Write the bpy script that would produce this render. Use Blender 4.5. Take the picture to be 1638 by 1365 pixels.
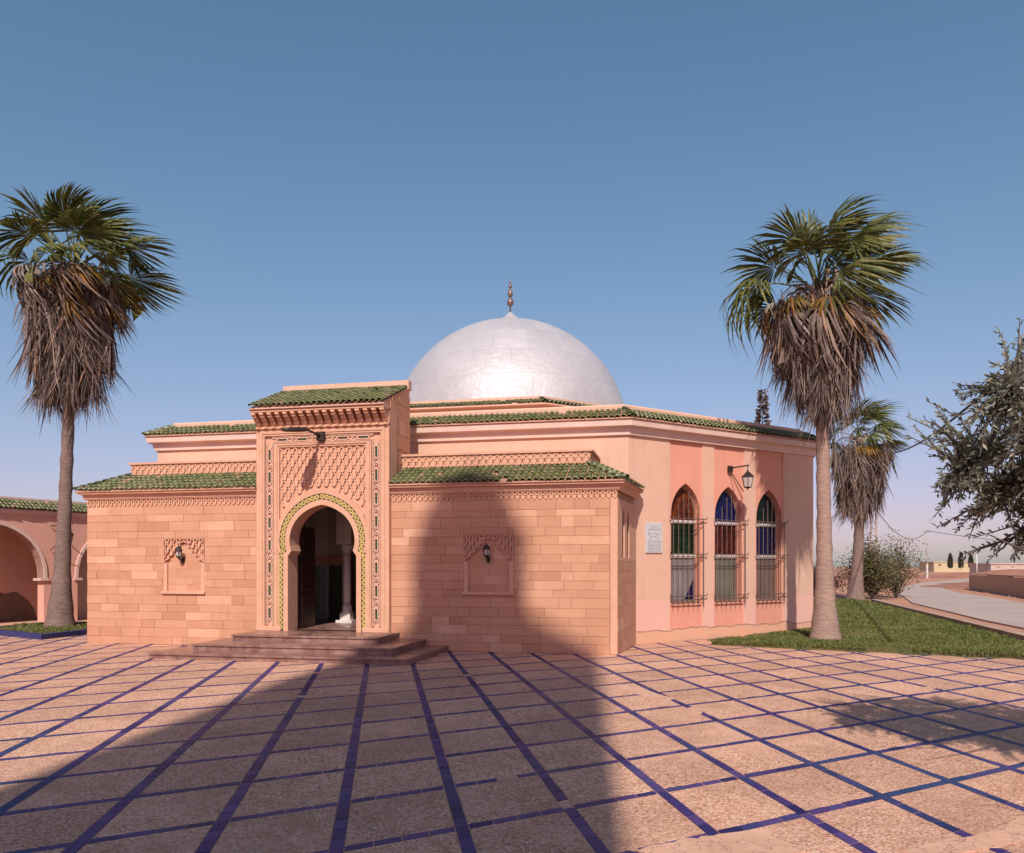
import bpy, bmesh, math, random
from math import sin, cos, pi, radians, sqrt, atan2, tan
from mathutils import Vector, Matrix, noise as mnoise
for o in list(bpy.data.objects): bpy.data.objects.remove(o, do_unlink=True)
scn = bpy.context.scene
C = scn.collection
random.seed(7)

# ------------------------------------------------------------------ camera
HC = 1.6; YAW = radians(12.2); CAMX, CAMY = 6.852, -14.613
cd = bpy.data.cameras.new('camera'); cam = bpy.data.objects.new('camera', cd); C.objects.link(cam)
cam.location = (CAMX, CAMY, HC); cam.rotation_euler = (radians(90), 0, YAW)
cd.sensor_width = 36; cd.lens = 36*1290/1638; cd.shift_y = 223.5/1638; cd.clip_end = 5000; cd.clip_start = .05
scn.camera = cam
# ------------------------------------------------------------------ sun and sky
SUN_EL = radians(42); SDX, SDY = -.124, .992            # horizontal way the shadows fall
w = bpy.data.worlds.new('World'); scn.world = w; w.use_nodes = True
nt = w.node_tree; nt.nodes.clear()
sky = nt.nodes.new('ShaderNodeTexSky'); sky.sky_type = 'NISHITA'; sky.sun_disc = False
sky.sun_elevation = SUN_EL; sky.sun_rotation = atan2(-SDX, -SDY)
sky.altitude = 100; sky.air_density = 1.0; sky.dust_density = 1.1; sky.ozone_density = 3.0
# even colour response over the whole sky (hazier, softer gradient than the clear-air model)
sep = nt.nodes.new('ShaderNodeSeparateColor'); cmb = nt.nodes.new('ShaderNodeCombineColor'); nt.links.new(sky.outputs[0], sep.inputs[0])
def wmath(op, a, b):
    m = nt.nodes.new('ShaderNodeMath'); m.operation = op
    for i, v in enumerate((a, b)):
        if isinstance(v, (int, float)): m.inputs[i].default_value = v
        else: nt.links.new(v, m.inputs[i])
    return m.outputs[0]
for ch, gam, k, bb in ((0, 1.15, 1.25, .35), (1, 1.2, 1.78, 1.85), (2, 1., 1.12, .42)):
    lin = wmath('MULTIPLY', sep.outputs[ch], .134)
    x = wmath('POWER', lin, gam)
    y = wmath('DIVIDE', wmath('MULTIPLY', x, k/.134), wmath('ADD', wmath('MULTIPLY', x, bb), 1.))
    y = wmath('ADD', y, wmath('MULTIPLY', wmath('MAXIMUM', wmath('SUBTRACT', lin, 1.15), 0.), .9/.134))
    nt.links.new(y, cmb.inputs[ch])
bg = nt.nodes.new('ShaderNodeBackground'); bg.inputs['Strength'].default_value = .10
wo = nt.nodes.new('ShaderNodeOutputWorld')
nt.links.new(cmb.outputs[0], bg.inputs['Color']); nt.links.new(bg.outputs[0], wo.inputs['Surface'])
sl = bpy.data.lights.new('sun', 'SUN'); sl.energy = 3.55; sl.angle = radians(.85); sl.color = (1, .92, .84)
so = bpy.data.objects.new('sun', sl); C.objects.link(so); so.location = (0, -30, 40)
so.rotation_euler = Vector((SDX*cos(SUN_EL), SDY*cos(SUN_EL), -sin(SUN_EL))).to_track_quat('-Z', 'Y').to_euler()
vs = scn.view_settings; vs.view_transform = 'Standard'; vs.look = 'None'; vs.gamma = 1; vs.exposure = .42; vs.use_curve_mapping = False
scn.render.engine = 'CYCLES'

# ------------------------------------------------------------------ materials
class NT:
    def __init__(s, name):
        s.m = bpy.data.materials.new(name); s.m.use_nodes = True; s.t = s.m.node_tree; s.t.nodes.clear()
        s.out = s.n('OutputMaterial'); s.b = s.n('BsdfPrincipled'); s.l(s.b.outputs[0], s.out.inputs[0])
        s.pos = s.n('NewGeometry')
    def n(s, k, **kw):
        x = s.t.nodes.new('ShaderNode'+k)
        for a, b in kw.items(): setattr(x, a, b)
        return x
    def l(s, a, b): s.t.links.new(a, b)
    def noise(s, scale, detail=5, rough=.6, vec=None, dist=0):
        x = s.n('TexNoise'); x.inputs['Scale'].default_value = scale; x.inputs['Detail'].default_value = detail
        x.inputs['Roughness'].default_value = rough; x.inputs['Distortion'].default_value = dist
        s.l(vec if vec else s.pos.outputs['Position'], x.inputs['Vector']); return x.outputs['Fac']
    def ramp(s, fac, stops):
        x = s.n('ValToRGB'); cr = x.color_ramp
        while len(cr.elements) < len(stops): cr.elements.new(.5)
        for e, (p, c) in zip(cr.elements, stops):
            e.position = p; e.color = (c, c, c, 1) if isinstance(c, (int, float)) else (*c, 1)
        s.l(fac, x.inputs[0]); return x.outputs[0]
    def mix(s, a, b, fac, mode='MIX'):
        x = s.n('MixRGB', blend_type=mode)
        for ix, v in ((0, fac), (1, a), (2, b)):
            sock = x.inputs[ix]
            if isinstance(v, (int, float)): sock.default_value = v if ix == 0 else (v, v, v, 1)
            elif isinstance(v, tuple): sock.default_value = (*v, 1)
            else: s.l(v, sock)
        return x.outputs[0]
    def math(s, op, a, b=0.0):
        x = s.n('Math', operation=op)
        for i, v in enumerate((a, b)):
            if isinstance(v, (int, float)): x.inputs[i].default_value = v
            else: s.l(v, x.inputs[i])
        return x.outputs[0]
    def rand(s):
        oi = s.n('ObjectInfo')
        return s.math('FRACT', s.math('ADD', oi.outputs['Random'], s.pos.outputs['Random Per Island']))
    def bump(s, h, strength, dist):
        x = s.n('Bump'); x.inputs['Strength'].default_value = strength; x.inputs['Distance'].default_value = dist
        s.l(h, x.inputs['Height']); s.l(x.outputs[0], s.b.inputs['Normal']); return x
    def color(s, c):
        if isinstance(c, tuple): s.b.inputs['Base Color'].default_value = (*c, 1)
        else: s.l(c, s.b.inputs['Base Color'])
    def set(s, rough=.8, metal=0., spec=.4):
        s.b.inputs['Roughness'].default_value = rough; s.b.inputs['Metallic'].default_value = metal
        s.b.inputs['Specular IOR Level'].default_value = spec

M = {}
def plain(key, c1, c2=None, nscale=2., rough=.8, var=0., bump=.15, bscale=60., bdist=.01, metal=0., spec=.35, fine=.12, lo=.35, hi=.65):
    k = NT(key); k.set(rough, metal, spec)
    col = k.mix(c1, c2 if c2 else tuple(v*.8 for v in c1), k.ramp(k.noise(nscale, 8, .65), [(lo, 0.), (hi, 1.)]))
    if fine: col = k.mix(col, k.ramp(k.noise(bscale*.7, 4, .7), [(.3, 1-fine), (.7, 1.+0*fine)]), 1., 'MULTIPLY')
    if var:
        col = k.mix(col, k.ramp(k.rand(), [(0., 1-var), (1., 1.)]), 1., 'MULTIPLY')
    k.color(col)
    if bump: k.bump(k.noise(bscale, 6, .7), bump, bdist)
    M[key] = k.m; return k
PEACH = (.70, .432, .308); SALMON = (.74, .325, .225)
# plaster with a washed band low down and a peeled foot
def plaster(key, c, band):
    k = NT(key); k.set(.88, 0, .25)
    col = k.mix(c, tuple(v*.9 for v in c), k.ramp(k.noise(1.1, 8, .7), [(.35, 0.), (.7, 1.)]))
    # rain streaks: noise squeezed in height
    mp = k.n('Mapping'); mp.inputs['Scale'].default_value = (5, 5, .35); k.l(k.pos.outputs['Position'], mp.inputs['Vector'])
    col = k.mix(col, (.42, .24, .16), k.math('MULTIPLY', k.ramp(k.noise(1.5, 7, .75, mp.outputs[0]), [(.50, 0.), (.78, 1.)]), .34))
    if band:
        sp = k.n('SeparateXYZ'); k.l(k.pos.outputs['Position'], sp.inputs[0]); z = sp.outputs['Z']
        zz = k.math('ADD', z, k.math('MULTIPLY', k.math('SUBTRACT', k.noise(2.2, 6, .65), .5), .26))
        foot = k.math('LESS_THAN', zz, .25); edge = k.math('LESS_THAN', zz, .275)
        wash = k.math('LESS_THAN', k.math('ADD', z, k.math('MULTIPLY', k.math('SUBTRACT', k.noise(5, 3), .5), .02)), .90)
        if band == 1: col = k.mix(col, (.74, .42, .33), k.math('MULTIPLY', wash, .8))
        col = k.mix(col, (.33, .19, .13), edge); col = k.mix(col, (.66, .37, .235), foot)
    col = k.mix(col, k.ramp(k.noise(90, 4, .7), [(.3, .9), (.7, 1.)]), 1., 'MULTIPLY')
    k.color(col); k.bump(k.noise(45, 8, .75), .35, .006); M[key] = k.m
plaster('plaster', PEACH, 1); plaster('salmon', SALMON, 2); plaster('plaster_plain', PEACH, 0); plaster('arcade_plaster', (.74, .40, .30), 0)
plain('trim', (.74, .53, .44), (.66, .46, .38), 3, .85, bump=.2)
def stone():
    k = NT('sandstone'); k.set(.9, 0, .25)
    r = k.rand()
    base = k.ramp(r, [(0., (.50, .245, .145)), (.2, (.565, .285, .172)), (.5, (.62, .325, .20)), (.75, (.575, .29, .178)), (.9, (.64, .34, .21)), (1., (.71, .40, .26))])
    base = k.mix(base, (.45, .215, .12), k.math('MULTIPLY', k.ramp(k.noise(1.6, 8, .7), [(.42, 0.), (.72, 1.)]), .5))
    mp = k.n('Mapping'); mp.inputs['Scale'].default_value = (3, 3, 26); k.l(k.pos.outputs['Position'], mp.inputs['Vector'])
    base = k.mix(base, k.ramp(k.noise(1.2, 6, .7, mp.outputs[0], .4), [(.3, .92), (.7, 1.)]), 1., 'MULTIPLY')
    # old lime smears
    base = k.mix(base, (.74, .45, .30), k.math('MULTIPLY', k.ramp(k.noise(2.8, 9, .72, None, .7), [(.60, 0.), (.72, 1.)]), .45))
    base = k.mix(base, k.ramp(k.noise(120, 3, .7), [(.3, .90), (.65, 1.)]), 1., 'MULTIPLY')
    k.color(base); k.bump(k.noise(70, 8, .75), .5, .006); M['sandstone'] = k.m
stone()
plain('carved', (.68, .38, .25), (.60, .325, .205), 5, .9, bump=.3, bscale=90)
plain('carved_light', (.70, .43, .315), (.62, .36, .25), 6, .9, bump=.3, bscale=90)
plain('mortar', (.54, .29, .185), (.44, .235, .15), 8, .95)
def glazed_green():
    k = NT('green_tile'); k.set(.38, 0, .5)
    r = k.rand()
    c = k.ramp(r, [(0., (.070, .080, .022)), (.35, (.100, .110, .030)), (.7, (.135, .138, .044)), (.96, (.150, .145, .06)), (.985, (.26, .16, .085)), (1., (.32, .19, .10))])
    c = k.mix(c, (.22, .17, .10), k.math('MULTIPLY', k.ramp(k.noise(14, 7, .7), [(.5, 0.), (.75, 1.)]), .7))
    c = k.mix(c, (.05, .055, .02), k.math('MULTIPLY', k.ramp(k.noise(3, 6, .7), [(.5, 0.), (.8, 1.)]), .35))
    k.color(c); k.bump(k.noise(60, 5, .7), .3, .005); M['green_tile'] = k.m
glazed_green()
def blue():
    k = NT('blue_tile'); k.set(.3, 0, .5)
    c = k.ramp(k.rand(), [(0., (.014, .013, .075)), (.3, (.034, .023, .12)), (.55, (.060, .033, .135)), (.8, (.090, .052, .17)), (1., (.018, .036, .13))])
    c = k.mix(c, (.022, .052, .125), k.ramp(k.noise(.45, 3, .5), [(.50, 0.), (.68, .75)]))
    d = k.math('MULTIPLY', k.ramp(k.noise(.9, 8, .68, None, .6), [(.60, 0.), (.80, 1.)]), .3)
    d = k.math('MAXIMUM', d, k.math('MULTIPLY', k.ramp(k.noise(22, 6, .75), [(.55, 0.), (.78, 1.)]), .3))
    c = k.mix(c, (.15, .085, .11), d); k.color(c)
    k.l(k.ramp(d, [(0., .52), (.5, .85)]), k.b.inputs['Roughness']); k.b.inputs['Specular IOR Level'].default_value = .22; M['blue_tile'] = k.m
blue()
def terrazzo():
    k = NT('terrazzo'); k.set(.9, 0, .15)
    v = k.n('TexVoronoi'); v.inputs['Scale'].default_value = 66; k.l(k.pos.outputs['Position'], v.inputs['Vector'])
    sp = k.n('SeparateColor'); k.l(v.outputs['Color'], sp.inputs[0])
    peb = k.ramp(sp.outputs[0], [(0., (.26, .12, .075)), (.2, (.55, .285, .185)), (.6, (.72, .405, .27)), (1., (.88, .60, .44))])
    c = k.mix(peb, (.50, .245, .145), k.ramp(v.outputs['Distance'], [(.5, 0.), (.9, 1.)]))
    c = k.mix(c, k.ramp(k.rand(), [(0., .80), (1., 1.)]), 1., 'MULTIPLY')
    c = k.mix(c, (.76, .43, .295), k.math('MULTIPLY', k.ramp(k.noise(.55, 9, .68, None, .8), [(.48, 0.), (.72, 1.)]), .6))
    c = k.mix(c, (.34, .175, .11), k.math('MULTIPLY', k.ramp(k.noise(1.1, 10, .74, None, .7), [(.46, 0.), (.72, 1.)]), .62))
    k.color(c); k.bump(v.outputs['Distance'], .8, .008); M['terrazzo'] = k.m
terrazzo()
ck = plain('cement', (.74, .43, .295), (.58, .32, .21), 1.5, .95, bump=.5, bscale=25)
vv = ck.n('TexVoronoi', feature='DISTANCE_TO_EDGE'); vv.inputs['Scale'].default_value = 2.6
wv = ck.n('VectorMath', operation='ADD'); ck.l(ck.pos.outputs['Position'], wv.inputs[0]); nzz = ck.n('TexNoise'); nzz.inputs['Scale'].default_value = 5; nzz.inputs['Detail'].default_value = 8; ck.l(ck.pos.outputs['Position'], nzz.inputs['Vector']); ck.l(nzz.outputs['Color'], wv.inputs[1]); ck.l(wv.outputs[0], vv.inputs['Vector'])
ck.color(ck.mix(ck.b.inputs['Base Color'].links[0].from_socket, (.20, .10, .065), ck.ramp(vv.outputs['Distance'], [(.004, 1.), (.016, 0.)])))
plain('earth', (.50, .245, .15), (.42, .20, .12), .25, .95, bump=.4, bscale=6, bdist=.05)
plain('bank_earth', (.40, .175, .11), (.30, .13, .085), .12, .95, bump=.6, bscale=2, bdist=.3)
plain('asphalt', (.40, .31, .265), (.47, .36, .30), .35, .9, bump=.3, bscale=80)
plain('soil', (.16, .10, .07), (.24, .15, .10), 4, .95, bump=.6, bscale=20, bdist=.02)
plain('lawn_ground', (.085, .10, .028), (.14, .115, .05), 3, .95, bump=.5, bscale=40)
plain('curb', (.50, .33, .24), (.36, .21, .15), 1.2, .95, bump=.4)
def marble():
    k = NT('brown_marble'); k.set(.22, 0, .5)
    c = k.ramp(k.noise(9, 9, .72, None, 1.2), [(.3, (.13, .055, .045)), (.55, (.22, .105, .085)), (.75, (.33, .19, .155))])
    d = k.ramp(k.noise(2.2, 7, .7), [(.42, 0.), (.68, .7)])
    c = k.mix(c, (.40, .25, .19), d); k.color(c); k.l(k.ramp(d, [(0., .2), (.7, .6)]), k.b.inputs['Roughness']); M['brown_marble'] = k.m
marble()
plain('white_marble', (.74, .70, .67), (.62, .57, .54), 6, .3, bump=0, spec=.5, fine=0)
def dome_mat():
    k = NT('silver_paint'); k.set(.36, .16, .30)
    mp = k.n('Mapping'); mp.inputs['Scale'].default_value = (1, 1, 1.6); k.l(k.pos.outputs['Position'], mp.inputs['Vector'])
    c = k.mix((.56, .53, .525), (.48, .455, .455), k.ramp(k.noise(.7, 8, .7), [(.35, 0.), (.68, 1.)]))
    c = k.mix(c, (.40, .38, .385), k.math('MULTIPLY', k.ramp(k.noise(2.2, 10, .78, mp.outputs[0], 1.5), [(.60, 0.), (.72, 1.)]), .35))
    sp = k.n('SeparateXYZ'); k.l(k.pos.outputs['Position'], sp.inputs[0])
    az = k.math('ARCTAN2', k.math('SUBTRACT', sp.outputs['Y'], 12.5), k.math('SUBTRACT', sp.outputs['X'], .93))
    cb_ = k.n('CombineXYZ'); wob = k.math('MULTIPLY', k.math('SUBTRACT', k.noise(1.4, 5), .5), .14)
    k.l(k.math('ADD', k.math('MULTIPLY', az, 4.), wob), cb_.inputs[0]); k.l(k.math('ADD', sp.outputs['Z'], wob), cb_.inputs[1])
    br = k.n('TexBrick'); br.inputs['Scale'].default_value = 1.; br.inputs['Brick Width'].default_value = 1.35; br.inputs['Row Height'].default_value = .82; br.inputs['Mortar Size'].default_value = .010; br.inputs['Mortar Smooth'].default_value = .3
    br.inputs['Color1'].default_value = (1, 1, 1, 1); br.inputs['Color2'].default_value = (.86, .86, .87, 1); br.inputs['Mortar'].default_value = (.72, .71, .71, 1); k.l(cb_.outputs[0], br.inputs['Vector'])
    c = k.mix(c, br.outputs['Color'], .75, 'MULTIPLY')
    k.color(c)
    h = k.math('ADD', k.math('MULTIPLY', k.noise(3.2, 8, .68, mp.outputs[0], .6), 1.), k.math('MULTIPLY', k.noise(11, 6, .7, mp.outputs[0], 1.), .35))
    k.bump(h, .5, .06)
    k.l(k.ramp(k.noise(4, 5), [(.3, .32), (.7, .46)]), k.b.inputs['Roughness']); M['silver_paint'] = k.m
dome_mat()
plain('brass', (.30, .20, .17), (.22, .14, .12), 20, .45, metal=.6, bump=0)
plain('iron', (.030, .024, .022), (.07, .045, .035), 20, .6, metal=.4, bump=.1)
plain('rail_iron', (.20, .125, .105), (.13, .08, .065), 25, .6, metal=.3, bump=.1)
plain('lamp_glass', (.52, .45, .40), (.46, .40, .36), 10, .15, bump=0, fine=0, spec=.6)
for nm, c in (('glass_amber', (.10, .022, .006)), ('glass_green', (.006, .026, .008)), ('glass_blue', (.006, .009, .055)), ('glass_red', (.075, .011, .006)), ('glass_dark', (.005, .010, .007)), ('glass_navy', (.005, .005, .042))):
    plain(nm, tuple(v*1.5 for v in c), tuple(v*.4 for v in c), 9, .25, bump=.15, bscale=14, spec=.2, fine=0, lo=.4, hi=.6)
plain('frosted', (.27, .235, .235), (.18, .155, .15), 3, .3, bump=.1, fine=.05, spec=.5)
plain('frosted_green', (.18, .17, .125), (.12, .12, .085), 3, .3, bump=.1, fine=.05, spec=.5)
plain('frosted_brown', (.19, .125, .10), (.13, .085, .065), 3, .3, bump=.1, fine=.05, spec=.5)
plain('frame_brown', (.30, .17, .12), None, 6, .7)
plain('window_white', (.70, .62, .56), None, 5, .6, bump=0)
plain('wood_dark', (.055, .022, .014), (.035, .014, .009), 4, .5, bump=.2)
plain('inner_plaster', (.72, .63, .57), (.64, .55, .49), 2, .8, bump=.4, bscale=60)
plain('zellij_black', (.045, .035, .018), (.03, .04, .02), 30, .3, bump=0, spec=.5)
plain('zellij_yellow', (.62, .44, .16), (.52, .35, .10), 30, .35, var=.2, bump=0, spec=.5)
plain('zellij_green', (.02, .085, .04), (.015, .05, .025), 20, .3, bump=0, spec=.5)
def dado():
    k = NT('dado_mosaic'); k.set(.3, 0, .5)
    v = k.n('TexVoronoi'); v.inputs['Scale'].default_value = 24; v.inputs['Randomness'].default_value = .25; k.l(k.pos.outputs['Position'], v.inputs['Vector'])
    c = k.mix((.02, .05, .032), (.20, .20, .16), k.ramp(v.outputs['Distance'], [(.0, 1.), (.22, 1.), (.28, 0.), (.48, 0.), (.55, .8)])); k.color(c); M['dado_mosaic'] = k.m
dado()
plain('plaque_marble', (.60, .58, .58), (.50, .48, .48), 14, .45, bump=0)
plain('ink', (.22, .20, .20), None, 5, .6, bump=0)
def bark(key, a, b, ringscale):
    k = NT(key); k.set(.92, 0, .2)
    mp = k.n('Mapping'); mp.inputs['Scale'].default_value = (4, 4, ringscale); k.l(k.pos.outputs['Position'], mp.inputs['Vector'])
    n1 = k.noise(1.6, 9, .72, mp.outputs[0], .5)
    c = k.mix(a, b, k.ramp(n1, [(.38, 0.), (.66, 1.)])); c = k.mix(c, k.ramp(k.noise(1.3, 7, .7), [(.3, .75), (.6, 1.)]), 1., 'MULTIPLY'); k.color(c)
    k.bump(n1, .9, .025); M[key] = k.m
bark('palm_bark', (.42, .28, .215), (.29, .185, .145), 14.); bark('palm_bark_grey', (.27, .185, .15), (.16, .11, .09), 15.); bark('olive_bark', (.15, .115, .095), (.07, .055, .045), 6.)
def leafmat(key, stops, rough=.55, trans=.12, spec=.4):
    k = NT(key); k.set(rough, 0, spec)
    c = k.ramp(k.rand(), stops)
    c = k.mix(c, k.ramp(k.noise(6, 4, .6), [(.3, .65), (.7, 1.)]), 1., 'MULTIPLY'); k.color(c)
    if trans:
        t = k.n('BsdfTranslucent'); k.l(c, t.inputs['Color']); mx = k.n('MixShader'); mx.inputs[0].default_value = trans
        k.l(k.b.outputs[0], mx.inputs[1]); k.l(t.outputs[0], mx.inputs[2]); k.l(mx.outputs[0], k.out.inputs[0])
    M[key] = k.m
leafmat('frond_green', [(0., (.055, .072, .015)), (.4, (.105, .125, .024)), (.75, (.165, .175, .038)), (1., (.24, .215, .06))], .45, .2)
leafmat('frond_yellow', [(0., (.10, .085, .015)), (.4, (.22, .14, .02)), (.75, (.30, .13, .02)), (1., (.20, .08, .025))], .55, .2)
leafmat('frond_dry', [(0., (.085, .060, .050)), (.3, (.165, .120, .100)), (.6, (.25, .187, .155)), (.85, (.36, .275, .23)), (1., (.40, .22, .13))], .85, .1, .2)
leafmat('olive_leaf', [(0., (.12, .13, .075)), (.45, (.22, .225, .145)), (.75, (.34, .33, .23)), (1., (.50, .46, .36))], .45, .25, .4)
leafmat('bush_leaf', [(0., (.06, .07, .025)), (.5, (.13, .125, .05)), (.85, (.22, .17, .085)), (1., (.42, .28, .06))], .7, .15)
def leafmat_patch(key, dry):
    m = M[key]; t = m.node_tree; b = next(n for n in t.nodes if n.type == 'BSDF_PRINCIPLED'); src = b.inputs['Base Color'].links[0].from_socket
    g = t.nodes.new('ShaderNodeNewGeometry'); nz = t.nodes.new('ShaderNodeTexNoise'); nz.inputs['Scale'].default_value = .8; nz.inputs['Detail'].default_value = 6
    t.links.new(g.outputs['Position'], nz.inputs['Vector']); rp = t.nodes.new('ShaderNodeValToRGB'); rp.color_ramp.elements[0].position = .50; rp.color_ramp.elements[1].position = .72
    t.links.new(nz.outputs['Fac'], rp.inputs[0]); mx = t.nodes.new('ShaderNodeMixRGB'); t.links.new(rp.outputs[0], mx.inputs[0]); t.links.new(src, mx.inputs[1]); mx.inputs[2].default_value = (*dry, 1)
    t.links.new(mx.outputs[0], b.inputs['Base Color'])
leafmat('grass_blade', [(0., (.075, .10, .016)), (.5, (.14, .17, .030)), (.85, (.20, .21, .055)), (1., (.36, .27, .13))], .6, .2)
leafmat_patch('grass_blade', (.21, .185, .06))
leafmat('dark_conifer', [(0., (.03, .035, .022)), (1., (.075, .07, .045))], .7, .05)
leafmat('brown_conifer', [(0., (.10, .07, .055)), (1., (.19, .13, .10))], .8, .05)
plain('ochre_wall', (.58, .47, .28), (.50, .40, .24), .3, .9)
plain('pale_wall', (.55, .42, .36), (.48, .36, .30), .3, .9)
plain('concrete', (.46, .38, .34), (.36, .29, .26), 2, .9)
plain('cable_black', (.02, .02, .022), None, 5, .6, bump=0)
plain('minaret_plaster', (.62, .35, .23), (.55, .30, .19), 1, .9)

# ------------------------------------------------------------------ helpers
WL = {}                                         # world location of parents
def wloc(p): return WL.get(p.name, Vector((0, 0, 0)))
def link(o, parent=None):
    C.objects.link(o)
    if parent is not None:
        o.parent = parent; o.matrix_parent_inverse = Matrix.Translation(-wloc(parent)); WL[o.name] = WL.get(o.name, Vector((0, 0, 0)))
    return o
def thing(name, label, cat, loc=(0, 0, 0), group=None):
    o = bpy.data.objects.new(name, None); C.objects.link(o); o.location = loc; WL[o.name] = Vector(loc); o.empty_display_size = .2
    tag(o, label, cat, group); return o
def tag(o, label, cat, group=None):
    o['label'] = label; o['category'] = cat
    if group: o['group'] = group
    return o
def struct(o): o['kind'] = 'structure'; return o
def stuff(o): o['kind'] = 'stuff'; return o

class MB:
    def __init__(s): s.v = []; s.f = []
    def add(s, vs, fs):
        b = len(s.v); s.v += [tuple(p) for p in vs]; s.f += [tuple(b+i for i in f) for f in fs]
    def box(s, x0, x1, y0, y1, z0, z1, fr=None, ch=0):
        if ch:   # chamfered towards +c (local third axis of the frame)
            vs = [(x0, y0, z0), (x1, y0, z0), (x1, y1, z0), (x0, y1, z0), (x0, y0, z1-ch), (x1, y0, z1-ch), (x1, y1, z1-ch), (x0, y1, z1-ch),
                  (x0+ch, y0+ch, z1), (x1-ch, y0+ch, z1), (x1-ch, y1-ch, z1), (x0+ch, y1-ch, z1)]
            fs = [(0, 1, 5, 4), (1, 2, 6, 5), (2, 3, 7, 6), (3, 0, 4, 7), (4, 5, 9, 8), (5, 6, 10, 9), (6, 7, 11, 10), (7, 4, 8, 11), (8, 9, 10, 11), (3, 2, 1, 0)]
        else:
            vs = [(x0, y0, z0), (x1, y0, z0), (x1, y1, z0), (x0, y1, z0), (x0, y0, z1), (x1, y0, z1), (x1, y1, z1), (x0, y1, z1)]
            fs = [(0, 1, 5, 4), (1, 2, 6, 5), (2, 3, 7, 6), (3, 0, 4, 7), (4, 5, 6, 7), (3, 2, 1, 0)]
        s.add([fr(*p) for p in vs] if fr else vs, fs); return s
    def prism(s, poly, z0, z1, fr=None):
        n = len(poly); F = fr if fr else (lambda a, b, c: (a, b, c))
        vs = [F(x, y, z0) for x, y in poly]+[F(x, y, z1) for x, y in poly]
        s.add(vs, [tuple(range(n-1, -1, -1)), tuple(range(n, 2*n))]+[(i, (i+1) % n, n+(i+1) % n, n+i) for i in range(n)]); return s
    def tube(s, path, radii, n=8, cap=True):
        path = [Vector(p) for p in path]; k = len(path)
        if isinstance(radii, (int, float)): radii = [radii]*k
        rings = []; prev = None
        for i, p in enumerate(path):
            t = (path[min(i+1, k-1)]-path[max(i-1, 0)]).normalized()
            if prev is None:
                a = Vector((0, 0, 1)) if abs(t.z) < .9 else Vector((1, 0, 0)); u = t.cross(a).normalized()
            else: u = (prev-t*prev.dot(t)).normalized()
            prev = u; v = t.cross(u)
            rings.append([p+(u*cos(2*pi*j/n)+v*sin(2*pi*j/n))*radii[i] for j in range(n)])
        vs = [q for r in rings for q in r]
        fs = [(i*n+j, i*n+(j+1) % n, (i+1)*n+(j+1) % n, (i+1)*n+j) for i in range(k-1) for j in range(n)]
        if cap: fs += [tuple(range(n-1, -1, -1)), tuple((k-1)*n+j for j in range(n))]
        s.add(vs, fs); return s
    def lathe(s, prof, c=(0, 0, 0), n=32):
        k = len(prof); vs = [(c[0]+r*cos(2*pi*j/n), c[1]+r*sin(2*pi*j/n), c[2]+z) for r, z in prof for j in range(n)]
        fs = [(i*n+j, i*n+(j+1) % n, (i+1)*n+(j+1) % n, (i+1)*n+j) for i in range(k-1) for j in range(n)]
        fs += [tuple(range(n-1, -1, -1)), tuple((k-1)*n+j for j in range(n))]
        s.add(vs, fs); return s
    def rib(s, pts, wd, c0, c1, fr, closed=False):
        """flat raised rib along a 2-D path in a wall frame"""
        k = len(pts); L = []
        for i in range(k):
            a = pts[(i-1) % k] if (closed or i > 0) else pts[i]; b = pts[(i+1) % k] if (closed or i < k-1) else pts[i]
            dx, dy = b[0]-a[0], b[1]-a[1]; m = sqrt(dx*dx+dy*dy) or 1; nx, ny = -dy/m*wd/2, dx/m*wd/2
            x, y = pts[i]; L.append([fr(x-nx, y-ny, c0), fr(x-nx*.75, y-ny*.75, c1), fr(x+nx*.75, y+ny*.75, c1), fr(x+nx, y+ny, c0)])
        vs = [q for r in L for q in r]; fs = []
        for i in range(k if closed else k-1):
            a = i*4; b = ((i+1) % k)*4
            for j in range(3): fs.append((a+j, b+j, b+j+1, a+j+1))
        s.add(vs, fs); return s
    def mesh(s, name, smooth=False):
        me = bpy.data.meshes.new(name); me.from_pydata(s.v, [], s.f)
        if smooth: me.polygons.foreach_set('use_smooth', [True]*len(me.polygons))
        me.update(); return me
    def obj(s, name, mat, parent=None, smooth=False, fix=True):
        me = s.mesh(name, smooth)
        if fix:
            bm = bmesh.new(); bm.from_mesh(me); bmesh.ops.recalc_face_normals(bm, faces=bm.faces); bm.to_mesh(me); bm.free()
        me.materials.append(M[mat]); o = bpy.data.objects.new(name, me); return link(o, parent)
def inst(name, me, parent, mtx):
    o = bpy.data.objects.new(name, me); link(o, parent); o.matrix_basis = mtx; return o
def frame(o, a, n):
    o = Vector(o); a = Vector(a).normalized(); n = Vector(n).normalized(); b = Vector((0, 0, 1))
    return lambda x, y, z=0: o+a*x+b*y+n*z
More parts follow.
